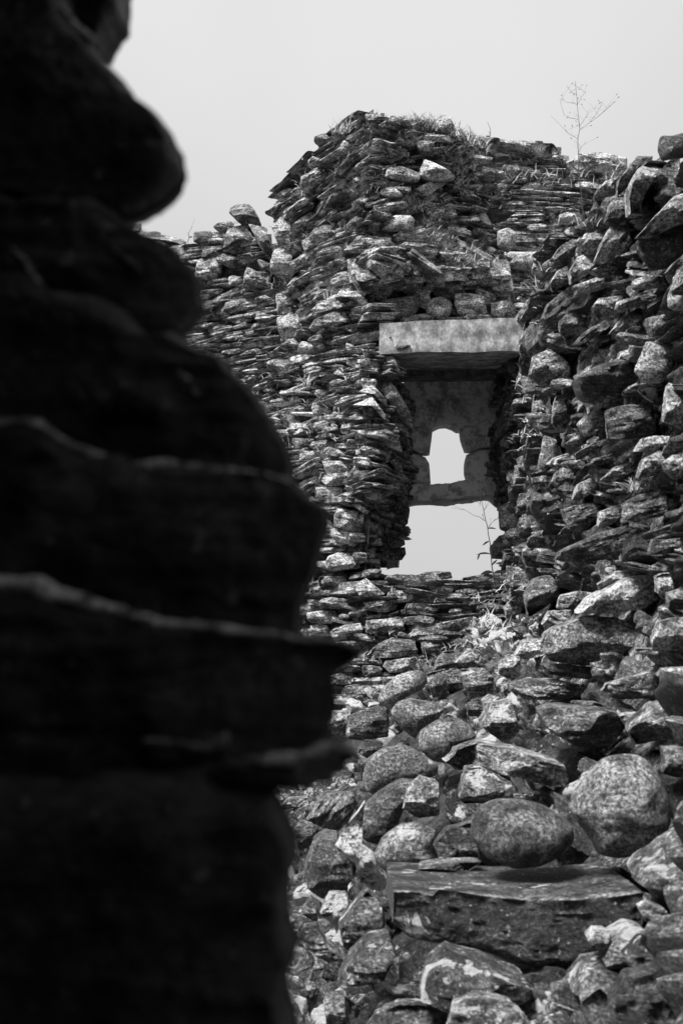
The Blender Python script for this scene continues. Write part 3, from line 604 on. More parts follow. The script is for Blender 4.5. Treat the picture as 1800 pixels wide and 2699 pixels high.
# lintels
def beam(pts_face, Y0, Y1, drop, name, tone, wob=.004, par=(0, .1, 0)):
    (x0, y0), (x1, y1), (x2, y2), (x3, y3) = pts_face    # tl tr br bl
    nx, nz, ny = 40, 10, 8
    V, F = cube_t(12); tl, tr, br, bl = W(x0, y0, Y0), W(x1, y1, Y0), W(x2, y2, Y0), W(x3, y3, Y0)
    u = (V[:, :1]+1)/2; w = (V[:, 2:3]+1)/2; d = (V[:, 1:2]+1)/2*(Y1-Y0)
    P = (bl*(1-u)+br*u)*(1-w)+(tl*(1-u)+tr*u)*w; P = P+d*np.array([0, 1, 0])+np.array([0, 0, drop])
    cc = P.mean(0); P = P+fbm(P*14, 5, 3)[:, None]*wob*norm(np.array([.2, -1, .4]))
    P[:, 2] += noise(P*np.array([6, 6, .1]), 9)*wob*1.5
    loc = P*np.array([.8, 1, .6]); m = MB(); m.add(P, F, loc+4, tone, par)
    return m.build(name, LINT, tT, cc, sharp=40)
LINT = node_mat('dressed_lintel_stone', rough=.8, spec=.2)
for nd in LINT.node_tree.nodes:
    if nd.type == 'BUMP': nd.inputs['Distance'].default_value = .002
    if nd.type == 'MAP_RANGE' and abs(nd.inputs[4].default_value-1.75) < .01: nd.inputs[3].default_value = .62; nd.inputs[4].default_value = 1.3
    if nd.type == 'MAP_RANGE' and abs(nd.inputs[4].default_value-1.8) < .01: nd.inputs[3].default_value = .85; nd.inputs[4].default_value = 1.15
beam([(1000, 851), (1385, 836), (1375, 924), (1000, 932)], 8.78, 9.28, 0, 'lintel', .35, wob=.006)
for i, (a, b, dr) in enumerate([(9.32, 9.49, .03), (9.53, 9.68, -.005), (9.73, 9.87, .03)]):
    k = a/8.78
    beam([(1000+5*i, 851+(i+1)*2), (1390, 836), (1385, 924), (1000, 932)], 8.78, 8.79+(b-a), dr, 'lintel', .2, .008, (.3, .1, 0)).location[1] += a-8.79

GAIN = 3; CAP = .8
# window frame at the outer face
YF = 9.9
fr = thing('x', 'x', 'x'); bpy.data.objects.remove(fr)
wf = MB()
head = z5((240, 840), (300, 740), (700, 700), (1080, 740), (1100, 860), (1060, 935), (960, 950), (830, 1010), (695, 1045), (672, 1028), (640, 1008), (600, 1000), (545, 1000), (510, 1016), (472, 1042), (300, 1018), (235, 990))
# head stone: thick slab with an arched notch, built as a strip grid between top and bottom outlines
def strip(top, bot, Y, thick, name, parent, tone, n=60, m=14, rough=.006, par=(.15, .1, 0), mat=None):
    tx = [p[0] for p in top]; bx_ = [p[0] for p in bot]; xs = np.linspace(min(tx), max(tx), n)
    ty = np.interp(xs, tx, [p[1] for p in top]); by = np.interp(xs, bx_, [p[1] for p in bot])
    V = []
    for side in (0, 1):
        for j in range(m):
            t = j/(m-1); yy = ty*(1-t)+by*t; inset = (abs(2*t-1)**10)*.018
            P = WV(xs, yy, Y if side == 0 else Y)
            P = P+np.array([0, (inset if side == 0 else thick-inset), 0]); V.append(P)
    V = np.concatenate(V); V = V+fbm(V*16, 8, 4)[:, None]*rough*np.array([.3, -1, .6]); V[:, 2] += fbm(V*7, 3, 2)*rough
    F = []
    for side in (0, 1):
        o = side*n*m
        for j in range(m-1):
            for i in range(n-1):
                q = (o+j*n+i, o+(j+1)*n+i, o+(j+1)*n+i+1, o+j*n+i+1); F.append(q if side == 0 else q[::-1])
    k = n*m
    for i in range(n-1): F.append((i, i+1, k+i+1, k+i)); b = (m-1)*n+i; F.append((b, k+b, k+b+1, b+1))
    for j in range(m-1): a = j*n; F.append((a, k+a, k+a+n, a+n)); b = a+n-1; F.append((b, b+n, k+b+n, k+b))
    mb = MB(); mb.add(V, F, V*1.0+2, tone, par); return mb.build(name, mat or LINT, parent, V.mean(0), sharp=40)
frame = strip(z5((220, 540), (1120, 540)), z5((220, 985), (300, 1018), (460, 1045), (472, 1042), (510, 1018), (545, 1002), (600, 1000), (645, 1012), (672, 1028), (697, 1046), (830, 1010), (960, 950), (1120, 930)), YF, .22, 'window_frame', tT, .34)
def child_stone(pts, name, tone, Y=YF, par=(.2, .0, 0), **kw):
    mb = MB(); c = np.mean(pts, axis=0)
    poly_stone(mb, pts, Y+.09, 'block', tone, par, facets=[(0, 1, .25, .5), (0, -1, .25, .5), (1, 0, .2, .5), (-1, 0, .2, .5)], thick=.09, back=.13, rough=.35, seg=72, **kw)
    o = mb.build(name, LINT, frame, W(c[0], c[1], Y+.09), sharp=40)
    o.location = W(c[0], c[1], Y+.09)-np.array(frame.location)-np.array(tT.location)
    return o
child_stone(z5((180, 1010), (300, 1018), (470, 1045), (458, 1150), (442, 1278), (400, 1286), (280, 1243), (180, 1240)), 'jamb_stone', .36)
child_stone(z5((180, 1248), (280, 1253), (405, 1293), (440, 1350), (454, 1535), (180, 1535)), 'jamb_stone', .5)
child_stone(z5((695, 1040), (830, 1008), (960, 945), (1120, 900), (1120, 1200), (1030, 1210), (880, 1225), (800, 1262), (745, 1256), (712, 1150)), 'jamb_stone', .42, ang=.25)
child_stone(z5((768, 1274), (880, 1226), (1030, 1215), (1130, 1220), (1130, 1530), (770, 1530), (744, 1450), (742, 1370)), 'jamb_stone', .45, ang=.25)
o = strip(z5((200, 1508), (300, 1506), (425, 1514), (436, 1530), (640, 1530), (760, 1510), (880, 1490), (1140, 1490)), z5((200, 1700), (270, 1694), (420, 1680), (440, 1676), (600, 1668), (850, 1660), (950, 1645), (1000, 1650), (1050, 1680), (1140, 1720)), YF-.03, .3, 'sill', tT, .5, m=12, rough=.012)
lc = np.array(o.location); o.parent = frame; o.location = lc-np.array(frame.location)
for q in (z5((180, 1050), (385, 1080), (385, 1500), (180, 1520)), z5((850, 1060), (1120, 1000), (1120, 1480), (850, 1500))): child_stone(q, 'packing_stone', .25, Y=YF+.16)
# reveal back-fill above the frame (dark soffit end)

GAIN = 2.1
CAP = .6
# --- far right wall
oD = W(1450, 880, 10.7); oD[2] = 0
tD = thing('rubble_wall', 'pale low thin-coursed wall behind, between the tower and the big right-hand wall', 'wall', oD)
mb = MB(); PD.backing(mb, .07, tone=.09); PD.fill(mb, (.03, .055), (.14, .42), (.12, .28), dep=.08, holes=polys(TD), layers=2, tilt=2, wav=.12)
mb.build('masonry', ROCK, tD, oD); put(TD, PD, tD, dy=-.03)

GAIN = 1.3
# --- right wall
oI = W(1640, 1750, 5.6); oI[2] = 0
tI = thing('rubble_wall', 'big rough rubble wall with jutting slate stones rising on the right side', 'wall', oI)
mb = MB()
BM = MB(); PI1.backing(BM, .06, tone=.1, cell=.035, rough=.04); PI2.backing(BM, .10, tone=.13, cell=.035, rough=.05); PI3.backing(BM, .2, tone=.06, cell=.03, rough=.06)
BM.build('mortar_core', MORT, tI, oI)
TJtop = []
GAIN = .74
# loose stones of the collapsed inner face: each one a thing.  (label, name, category, stone)
LOOSE = [
 ('large pale granite boulder with a coarse speckled face, biggest round stone at lower right', 'boulder', S([(1496, 2132), (1506, 2095), (1540, 2052), (1575, 2010), (1605, 1990), (1650, 1984), (1695, 1994), (1728, 2030), (1748, 2075), (1764, 2120), (1766, 2165), (1745, 2215), (1700, 2246), (1625, 2262), (1572, 2250), (1558, 2215), (1526, 2172)], 'round', .36, .15, 0, rough=1.5, Y=4.35, thick=.13)),
 ('smooth dark egg-shaped boulder lying on the long flat slab', 'boulder', S([(1238, 2200), (1245, 2150), (1270, 2122), (1310, 2108), (1370, 2107), (1430, 2120), (1480, 2148), (1512, 2180), (1512, 2215), (1480, 2250), (1420, 2280), (1350, 2286), (1275, 2255)], 'round', .16, .05, .0, grain=.15, Y=4.4, thick=.13)),
 ('dark angular block wedged between the lichened oval stone and the egg-shaped boulder', 'stone_block', S(b3((1150, 330), (1240, 225), (1420, 180), (1480, 430), (1210, 465)), tone=.10, Y=4.75)),
 ('oval stone spotted with white lichen, left of the thin flat slab', 'boulder', S(b3((740, 400), (800, 280), (930, 190), (1050, 175), (1170, 230), (1195, 430), (1050, 485), (980, 565), (880, 560), (780, 480)), 'round', .22, .3, .95, Y=4.9)),
 ('thin flat stone laid on the left end of the long dark slab', 'flat_stone', S(b3((1045, 485), (1200, 458), (1490, 455), (1400, 520), (1150, 560)), tone=.17, Y=4.55, thick=.04)),
 ('dark banded round boulder beside the pale wedge stone', 'boulder', S([(937, 2180), (940, 2150), (955, 2125), (1000, 2085), (1060, 2050), (1105, 2055), (1070, 2115), (1045, 2180), (1000, 2226), (960, 2215)], 'round', .13, .7, .2, Y=5.35, ang=.5)),
 ('pale wedge-shaped stone standing upright above the lichened oval stone', 'stone_block', S([(1058, 2130), (1072, 2075), (1108, 2043), (1157, 2060), (1158, 2150), (1105, 2160)], tone=.42, st=.1, li=.5, Y=5.2)),
 ('big speckled round boulder at the left end of the three stepped ovals', 'boulder', S(b1((668, 1440), (680, 1370), (700, 1300), (820, 1225), (960, 1208), (1060, 1255), (1190, 1350), (1180, 1420), (1000, 1455), (850, 1535), (690, 1540)), 'round', .2, .1, .45, Y=6.2, rough=1.6)),
 ('pale oval boulder topmost on the heap against the low wall', 'boulder', S(b1((770, 900), (800, 820), (900, 730), (1000, 698), (1090, 708), (1115, 770), (1080, 830), (960, 885), (850, 965), (780, 925)), 'round', .32, .1, .7, Y=7.3)),
 ('veined grey oval boulder under the pale topmost one', 'boulder', S(b1((860, 980), (910, 910), (1000, 888), (1160, 915), (1235, 960), (1180, 1050), (1060, 1105), (1030, 1175), (930, 1095), (880, 1040)), 'round', .24, .5, .3, Y=6.9)),
 ('grey oval boulder right of the speckled one, dark underneath', 'boulder', S(b1((1050, 1180), (1060, 1110), (1170, 1040), (1310, 1018), (1400, 1070), (1455, 1150), (1340, 1240), (1230, 1335), (1130, 1315), (1060, 1240)), 'round', .26, .1, .4, Y=6.35)),
 ('near white lichen-crusted block next to the dark foreground wall', 'stone_block', S(b1((370, 1060), (395, 972), (590, 975), (560, 1060), (545, 1172), (430, 1165)), tone=.42, st=.1, li=.8, Y=7.5)),
 ('dark layered block right of the near white block', 'stone_block', S(b1((560, 1010), (650, 985), (780, 938), (855, 1010), (845, 1150), (680, 1175), (550, 1165)), tone=.12, st=.8, li=.4, Y=7.4)),
 ('small dark stone in the gap above the big speckled boulder', 'small_stone', S(b1((630, 1260), (680, 1180), (810, 1195), (795, 1250), (700, 1305)), tone=.12, Y=6.9)),
 ('grey rectangular block right beside the pale topmost oval', 'stone_block', S(b1((1110, 720), (1235, 688), (1255, 880), (1150, 885), (1112, 780)), tone=.22, st=.8, ang=80, Y=7.2)),
 ('narrow vertical block between the rectangular block and the lichened cube', 'stone_block', S(b1((1232, 700), (1340, 695), (1365, 830), (1262, 875)), tone=.2, st=.5, li=.5, Y=7.1)),
 ('chunky lichened cube-shaped stone at the corner below the white-spotted stone', 'stone_block', S(b1((1340, 690), (1500, 678), (1570, 740), (1562, 860), (1400, 895), (1358, 800)), tone=.26, li=.7, Y=6.9)),
 ('triangular stone with big white lichen spots near the weedy corner', 'stone_block', S(b1((1300, 640), (1400, 548), (1492, 570), (1502, 660), (1380, 682)), tone=.3, st=.1, li=1.0, Y=7.3)),
 ('leaning grey stone left of the white-spotted triangular one', 'stone_block', S(b1((1165, 640), (1220, 568), (1292, 558), (1352, 670), (1150, 702)), tone=.22, Y=7.4)),
 ('faceted stone with one bright white facet at the bottom of the right wall corner', 'stone_block', S(b2((160, 1060), (250, 930), (380, 905), (432, 1100), (330, 1192), (235, 1130)), tone=.22, li=.85, Y=6.0, thick=.12)),
 ('small pale rounded stone on top of the faceted stone', 'small_stone', S(b2((175, 900), (230, 860), (300, 880), (270, 960), (190, 970)), 'round', .34, .1, .8, Y=6.2)),
 ('small dark banded stone in the hollow left of the faceted stone', 'small_stone', S(b2((80, 930), (120, 915), (190, 950), (180, 1020), (85, 1010)), tone=.11, st=1, Y=6.4)),
 ('long layered slab with a white patch, jutting out above the egg-shaped boulder', 'flat_stone', S(b2((-80, 1330), (0, 1240), (150, 1195), (420, 1240), (560, 1280), (750, 1345), (785, 1460), (640, 1482), (400, 1400), (200, 1372), (0, 1400)), tone=.24, st=1.2, li=.75, ang=-14, Y=5.3, thick=.13)),
 ('mottled block with a square white facet under the layered slab', 'stone_block', S(b2((20, 1560), (60, 1370), (165, 1360), (370, 1440), (390, 1560), (250, 1620), (60, 1620)), tone=.17, st=.4, li=.8, Y=5.25, thick=.13)),
 ('dark hexagonal boulder embedded in pale mortar at the lower left', 'boulder', S(b3((268, 450), (320, 305), (400, 252), (495, 268), (505, 330), (612, 430), (645, 575), (560, 652), (400, 690), (285, 600)), tone=.13, st=.3, li=.4, Y=5.3, thick=.13)),
 ('ribbed slate block leaning above the dark hexagonal boulder', 'stone_block', S(b3((280, 150), (400, -30), (620, -20), (640, 40), (590, 120), (480, 262), (380, 200)), tone=.19, st=1.3, ang=55, li=.4, Y=5.9)),
 ('splintered pale slate tip beside the dark foreground wall', 'small_stone', S(b3((60, 110), (150, 20), (290, 10), (300, 60), (200, 75)), tone=.3, st=1.3, ang=20, Y=6.2)),
 ('small dark stone between the slate tip and the hexagonal boulder', 'small_stone', S(b3((190, 240), (240, 170), (330, 200), (340, 320), (240, 380)), tone=.13, li=.5, Y=5.7)),
 ('pale knobbly stone with white crust, under the mortar patch', 'stone_block', S(b3((370, 800), (430, 670), (560, 675), (580, 800), (480, 895)), tone=.3, li=1.0, Y=4.95)),
 ('tall dark triangular stone left of the long flat slab', 'stone_block', S(b3((500, 870), (600, 760), (705, 645), (800, 740), (825, 860), (740, 945), (600, 1100), (530, 1010)), tone=.10, li=.6, Y=4.75, thick=.1)),
 ('tiny pointed triangular stone at the edge of the foreground wall', 'small_stone', S(b3((240, 800), (310, 705), (345, 740), (360, 870)), tone=.18, li=.4, Y=5.1)),
 ('right-hand grey boulder with pale crust at the picture edge', 'boulder', S([(1664, 2310), (1680, 2285), (1720, 2262), (1770, 2225), (1830, 2190), (1900, 2210), (1900, 2390), (1790, 2380), (1710, 2350)], 'block', .14, .3, .8, Y=3.95, thick=.13)),
 ('dark rough stone at the bottom of the heap below the triangular stone', 'stone_block', S(b3((560, 1130), (700, 1000), (860, 960), (900, 1040), (820, 1220), (640, 1260), (480, 1290)), tone=.11, li=.75, Y=4.5, thick=.1)),
 ('wide dark mottled boulder under the long slab', 'boulder', S([(1105, 2620), (1120, 2545), (1170, 2512), (1290, 2545), (1390, 2590), (1400, 2640), (1270, 2650)], tone=.09, li=.8, st=.5, Y=3.95, thick=.12)),
 ('pale humped stone at the bottom edge of the picture', 'boulder', S([(930, 2760), (980, 2680), (1050, 2645), (1120, 2650), (1190, 2690), (1230, 2760)], 'block', .12, .2, .6, Y=3.95)),
 ('bright crusted rubble stone at the bottom edge, right of the humped one', 'boulder', S([(1175, 2700), (1190, 2650), (1260, 2625), (1350, 2640), (1400, 2690), (1390, 2780), (1180, 2780)], tone=.24, li=.8, Y=3.7)),
 ('small white stone right under the end of the long slab', 'small_stone', S([(1548, 2480), (1570, 2458), (1605, 2460), (1600, 2495), (1560, 2505)], tone=.42, li=.8, Y=3.85)),
 ('bright pitted stone right of the slab end', 'small_stone', S([(1685, 2400), (1715, 2385), (1755, 2400), (1765, 2440), (1720, 2440), (1695, 2425)], tone=.4, li=.6, Y=3.8)),
 ('dark block in the bottom right corner', 'stone_block', S([(1600, 2640), (1640, 2570), (1740, 2540), (1850, 2560), (1880, 2760), (1640, 2780)], tone=.07, Y=3.5, thick=.05)),
 ('knobbly grey stone above the corner block', 'stone_block', S([(1640, 2520), (1690, 2475), (1760, 2480), (1810, 2530), (1760, 2580), (1680, 2590)], tone=.08, li=.9, Y=3.65)),
 ('dark ridged stone tucked under the right end of the long slab', 'stone_block', S([(1500, 2600), (1540, 2550), (1640, 2530), (1690, 2560), (1640, 2620), (1540, 2650)], tone=.16, st=.8, li=.7, Y=3.85, thick=.1)),
 ('lumpy crusted stone touching the lower right corner of the long slab', 'stone_block', S([(1580, 2520), (1600, 2475), (1660, 2440), (1700, 2450), (1690, 2510), (1640, 2550), (1590, 2550)], tone=.2, li=1.0, Y=3.88, thick=.08)),
 ('slanting dark stone at the bottom beside the corner block', 'stone_block', S([(1530, 2640), (1580, 2600), (1620, 2640), (1660, 2760), (1560, 2780)], tone=.15, li=.4, Y=3.55)),
 ('upright slate splinter at the bottom left of the heap', 'small_stone', S(b3((270, 1330), (330, 1190), (400, 1180), (350, 1420), (300, 1540)), tone=.18, st=1, ang=70, Y=4.6)),
 ('pale upright stone at the bottom left of the heap', 'small_stone', S(b3((400, 1400), (540, 1370), (580, 1560), (420, 1600)), tone=.2, li=.6, Y=4.35)),
 ('grey jagged stone under the knobbly pale one', 'stone_block', S(b3((220, 1010), (250, 900), (350, 890), (420, 1010), (560, 1110), (440, 1130)), tone=.2, li=.6, st=.8, Y=4.8)),
]
JP = [x[2][0] for x in LOOSE]
for lab, nm, s in LOOSE:
    p, kind, tone, par, kw = s; kw = dict(kw); Y = kw.pop('Y'); c = np.mean(p, axis=0); mb = MB()
    poly_stone(mb, p, Y, kind, tone, par, rings=16, seg=88, **kw)
    o = mb.build(nm, ROCK, None, W(c[0], c[1], Y), sharp=40); tag(o, lab, {'boulder': 'boulder', 'stone_block': 'stone', 'flat_stone': 'stone slab', 'small_stone': 'stone'}[nm], 'loose stones of the collapsed wall face')

# the long flat slab: a real thick slab whose top can be seen from above
def long_slab():
    top_f = [(1036, 2352), (1090, 2350), (1140, 2361), (1156, 2343), (1200, 2350), (1300, 2365), (1391, 2374), (1525, 2372), (1600, 2366), (1694, 2352)]
    bot = [(1038, 2440), (1080, 2480), (1150, 2496), (1240, 2506), (1330, 2535), (1400, 2558), (1480, 2560), (1560, 2562), (1640, 2540), (1696, 2500)]
    n = 130; m = 26; xs = np.linspace(1036, 1694, n); Yf = 4.0+(1694-xs)/658*.12
    ty = np.interp(xs, [p[0] for p in top_f], [p[1] for p in top_f]); sm = np.interp(xs, [1036, 1300, 1500, 1694], [2349, 2362, 2368, 2352]); by = np.interp(xs, [p[0] for p in bot], [p[1] for p in bot])
    rows = []; tone = []
    for j in range(12):                                   # top surface back to front, pale only along its front edge
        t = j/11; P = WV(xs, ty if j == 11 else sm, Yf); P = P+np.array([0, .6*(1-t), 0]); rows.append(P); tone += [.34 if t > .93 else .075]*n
    for j in range(m):
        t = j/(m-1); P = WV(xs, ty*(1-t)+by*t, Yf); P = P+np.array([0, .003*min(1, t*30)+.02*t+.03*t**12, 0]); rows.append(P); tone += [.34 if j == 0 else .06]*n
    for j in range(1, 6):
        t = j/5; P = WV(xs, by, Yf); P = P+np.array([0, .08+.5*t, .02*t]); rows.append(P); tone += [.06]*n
    V = np.array(rows); Q = V.reshape(-1, 3); V = V+(fbm(Q*6, 4, 5)[:, None]*.014*np.array([.2, -1, .1])+np.abs(fbm(Q*np.array([9, 9, 30]), 14, 4))[:, None]*.012*np.array([0, 1, 0])).reshape(V.shape)
    K = len(rows); V = V.reshape(-1, 3); F = [(j*n+i, (j+1)*n+i, (j+1)*n+i+1, j*n+i+1) for j in range(K-1) for i in range(n-1)]
    for i in range(n-1): F.append(((K-1)*n+i, i, i+1, (K-1)*n+i+1))
    for e in (0, n-1):
        for a in range(0, K//2): F.append((a*n+e, (a+1)*n+e, (K-2-a)*n+e, (K-1-a)*n+e))
    mb = MB(); mb.add(V, F, V+3, np.array(tone), (.08, .5, 0)); return mb.build('flat_stone', ROCK, None, W(1360, 2440, 4.1), sharp=30)
tag(long_slab(), 'long dark horizontal slab with a pale top edge, under the egg-shaped boulder', 'stone slab', 'loose stones of the collapsed wall face')

# packed smaller rubble between the loose stones, and the wall body
SLAB = [(1010, 2310), (1300, 2270), (1700, 2310), (1700, 2420), (1560, 2500), (1530, 2560), (1380, 2545), (1200, 2490), (1010, 2450)]
GAIN = .95; mb = MB(); TIh = polys(TI)
PI1.fill(mb, (.06, .14), (.12, .4), (.08, .22), dep=.09, holes=TIh, layers=2, tilt=14, wav=.3, out=(-.02, .06), par=(.8, .3), rough=.09)
PI2.fill(mb, (.07, .16), (.14, .42), (.035, .2), dep=.16, holes=TIh+JP, layers=2, tilt=9, wav=.3, out=(-.08, .0), par=(.8, .5), n=12, rough=.07, k=(5, 10), cuts=4)
PI2.fill(mb, (.02, .05), (.06, .2), (.05, .25), dep=.05, holes=TIh, tilt=14, wav=.5, out=(-.08, -.02), n=6, cuts=3, skip=.4, split=0)
GAIN = .8
PI3.fill(mb, (.1, .19), (.14, .34), (.03, .18), dep=.14, holes=TIh+JP+[SLAB], layers=2, tilt=8, wav=.3, out=(-.14, -.05), par=(.7, .6), n=14, rough=.09, k=(4, 8), cuts=4, split=.1)
mb.build('masonry', ROCK, tI, oI)
GAIN = 1.15
put(TI, [PI1, PI2, PI3], tI, dy=-.1)
jm = [S(z5((1050, 1650), (1120, 1590), (1240, 1690), (1250, 1850), (1165, 1872), (1062, 1850)), 'block', .13, .2, .3, Y=9.8, thick=.12), S(z5((1020, 2232), (1100, 2215), (1160, 2250), (1100, 2262)), tone=.1, Y=9.2), S((1350, 1405, 40, 24), tone=.16, Y=9.4), S((1345, 1470, 44, 40), tone=.15, Y=9.2)]
put(jm, PI1, tI)
GAIN = .58
mb = MB()
PJ.backing(mb, .2, tone=.07, cell=.03, rough=.06)
PJ.fill(mb, (.09, .18), (.12, .28), (.03, .22), dep=.12, holes=JP+[SLAB], layers=2, tilt=12, wav=.4, out=(-.18, -.07), par=(.6, .8), n=14, rough=.1, k=(4, 8), cuts=5, split=.1)
PJ.fill(mb, (.04, .08), (.05, .12), (.07, .24), dep=.05, holes=JP+[SLAB], tilt=25, wav=.4, out=(-.13, -.05), par=(.5, .8), n=7, skip=.65, k=(4, 7), cuts=4)
for _ in range(3): PJ.fill(mb, (.02, .05), (.03, .08), (.05, .25), dep=.03, holes=JP+[SLAB], tilt=30, wav=.5, out=(-.17, -.08), n=6, cuts=3, skip=.5, split=0, k=(4, 8))
rb = mb.build('rubble', ROCK, None, W(1100, 2200, 5.5), sharp=36)
tag(rb, 'packed smaller rubble filling the gaps between the boulders of the collapsed face', 'rubble', kind='stuff')
# mortar patches
GAIN = 1.2
mb = MB()
for p, Y in ((b3((480, 330), (520, 250), (590, 150), (690, 20), (640, 140), (640, 300), (760, 400), (780, 500), (860, 580), (790, 660), (740, 640), (640, 780), (560, 720), (560, 650), (660, 590), (610, 440)), 5.12),
             (z4((1310, 330), (1340, 180), (1400, 80), (1500, 40), (1560, 100), (1540, 220), (1440, 300), (1400, 400)), 5.95), (z4((1020, 420), (1100, 400), (1200, 470), (1120, 540), (1030, 500)), 6.6),
             (z4((1200, 100), (1260, 90), (1330, 150), (1290, 200), (1190, 160)), 6.3)):
    poly_stone(mb, p, Y, 'block', .9, (0, .3, 0), thick=.04, back=.1, rough=1.2)
mb.build('mortar', MORT, tI, oI, sharp=0)

GAIN = 1.3
# the same walls carried on past the edges of the picture, down to the ground
def carry(rows, parent, org, hr=(.09, .16), lr=(.25, .55)):
    pt = Patch(rows, thick=.5); m = MB(); pt.backing(m, .06, tone=.1, cell=.12, rough=.04)
    pt.fill(m, hr, lr, (.06, .2), dep=.12, tilt=5, n=6, cuts=3, k=(8, 16), out=(-.04, .02)); m.build('masonry', ROCK, parent, org)
GAIN = 1.1
carry([[(-900, 560, 13), (210, 575, 12)], [(-900, 1300, 13), (210, 1290, 12)], [(-900, 2250, 13), (210, 2260, 12)]], tA, oA)
carry([[(190, 1290, 12), (760, 1190, 11)], [(190, 2260, 12), (760, 2300, 11)]], tA, oA)
carry([[(0, 1250, 10.6), (645, 1060, 10)], [(0, 1520, 10.6), (645, 1520, 9.5)], [(0, 2330, 10.3), (645, 2390, 9.3)]], tT, oT)
carry([[(100, 1900, 9.4), (570, 1700, 9.3)], [(100, 2100, 8.2), (570, 2060, 8)], [(100, 2520, 6), (570, 2520, 5.7)], [(100, 2800, 5.0), (570, 2800, 4.9)]], tT, oT)
carry([[(100, 2790, 4.95), (570, 2790, 4.9), (1150, 2790, 3.95), (1880, 2790, 3.0)], [(100, 3350, 3.75), (570, 3350, 3.75), (1150, 3650, 3.15), (1880, 3880, 2.8)]], tI, oI)
carry([[(1885, 430, 5.3), (2700, -350, 4.0)], [(1872, 800, 5.3), (2700, 430, 4.0)], [(1872, 1550, 5.0), (2700, 1480, 3.8)], [(1872, 2260, 3.7), (2700, 2350, 3.0)], [(1872, 2800, 2.95), (2700, 2900, 2.6)], [(1872, 3880, 2.8), (2700, 4150, 2.5)]], tI, oI)
# --- near dark wall that the camera looks past
oF = np.array([-.5, 1.1, 0.])
tF = thing('rubble_wall', 'near-black out-of-focus wall of big slate stones filling the left side', 'wall', oF)
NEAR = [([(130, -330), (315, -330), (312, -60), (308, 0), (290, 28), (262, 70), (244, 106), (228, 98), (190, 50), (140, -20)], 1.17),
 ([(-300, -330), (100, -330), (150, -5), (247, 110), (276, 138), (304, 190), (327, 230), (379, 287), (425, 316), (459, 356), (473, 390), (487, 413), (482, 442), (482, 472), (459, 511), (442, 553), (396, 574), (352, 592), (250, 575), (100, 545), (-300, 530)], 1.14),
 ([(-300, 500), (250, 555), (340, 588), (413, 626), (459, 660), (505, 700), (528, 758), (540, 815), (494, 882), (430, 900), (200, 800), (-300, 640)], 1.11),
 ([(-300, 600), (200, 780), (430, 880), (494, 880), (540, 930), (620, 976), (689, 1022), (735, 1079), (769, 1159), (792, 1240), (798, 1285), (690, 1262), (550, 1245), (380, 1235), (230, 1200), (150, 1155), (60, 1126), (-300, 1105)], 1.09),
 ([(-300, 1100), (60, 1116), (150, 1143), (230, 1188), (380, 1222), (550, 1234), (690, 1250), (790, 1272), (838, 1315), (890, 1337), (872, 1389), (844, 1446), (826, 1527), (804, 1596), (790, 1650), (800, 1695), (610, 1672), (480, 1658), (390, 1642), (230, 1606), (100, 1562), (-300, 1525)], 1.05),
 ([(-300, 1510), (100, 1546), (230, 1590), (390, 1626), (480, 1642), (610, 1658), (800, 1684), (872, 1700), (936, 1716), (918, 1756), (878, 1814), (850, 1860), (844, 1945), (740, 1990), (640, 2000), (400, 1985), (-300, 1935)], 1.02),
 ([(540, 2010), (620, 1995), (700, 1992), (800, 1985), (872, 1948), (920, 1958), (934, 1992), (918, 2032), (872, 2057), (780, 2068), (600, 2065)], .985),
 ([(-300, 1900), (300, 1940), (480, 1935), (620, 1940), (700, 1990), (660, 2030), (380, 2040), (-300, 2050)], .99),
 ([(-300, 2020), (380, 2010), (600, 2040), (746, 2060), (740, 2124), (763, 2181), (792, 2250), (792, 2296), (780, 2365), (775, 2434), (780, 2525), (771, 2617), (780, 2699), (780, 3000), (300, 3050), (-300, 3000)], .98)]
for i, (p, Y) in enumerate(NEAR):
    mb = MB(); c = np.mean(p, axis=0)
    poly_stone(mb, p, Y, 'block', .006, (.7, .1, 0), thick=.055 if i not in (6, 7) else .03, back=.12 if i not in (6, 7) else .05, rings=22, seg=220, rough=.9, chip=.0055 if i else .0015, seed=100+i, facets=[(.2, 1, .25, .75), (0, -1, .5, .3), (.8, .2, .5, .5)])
    mb.build('stone', NEAR_STONE, tF, W(c[0], c[1], Y), sharp=0)
EDGE_LIGHT = [([(-60, 1112), (60, 1118), (120, 1136), (200, 1180), (280, 1208), (380, 1225), (470, 1222), (560, 1238), (680, 1250), (770, 1268)], 1.03, (8, 16, 20, 9, 12, 9, 9, 8, 9, 5), .5),
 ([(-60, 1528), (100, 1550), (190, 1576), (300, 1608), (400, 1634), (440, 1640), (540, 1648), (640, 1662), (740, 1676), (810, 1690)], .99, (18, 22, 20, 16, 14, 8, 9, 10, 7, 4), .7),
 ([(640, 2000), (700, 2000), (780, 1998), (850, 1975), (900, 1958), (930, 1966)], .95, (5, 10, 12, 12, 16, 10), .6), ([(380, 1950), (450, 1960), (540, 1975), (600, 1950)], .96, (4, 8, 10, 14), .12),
 ([(130, -20), (190, 50), (232, 100), (250, 108)], 1.10, (10, 12, 12, 9), .4), ([(20, 640), (70, 690), (110, 750), (150, 810)], 1.06, (8, 12, 12, 6), .2), ([(330, 960), (400, 1000), (470, 1020)], 1.05, (10, 16, 6), .15), ([(450, 960), (500, 1010), (525, 1045)], 1.05, (6, 12, 6), .25), ([(120, 550), (180, 575), (260, 620), (380, 715)], 1.07, (6, 9, 8, 8), .12)]
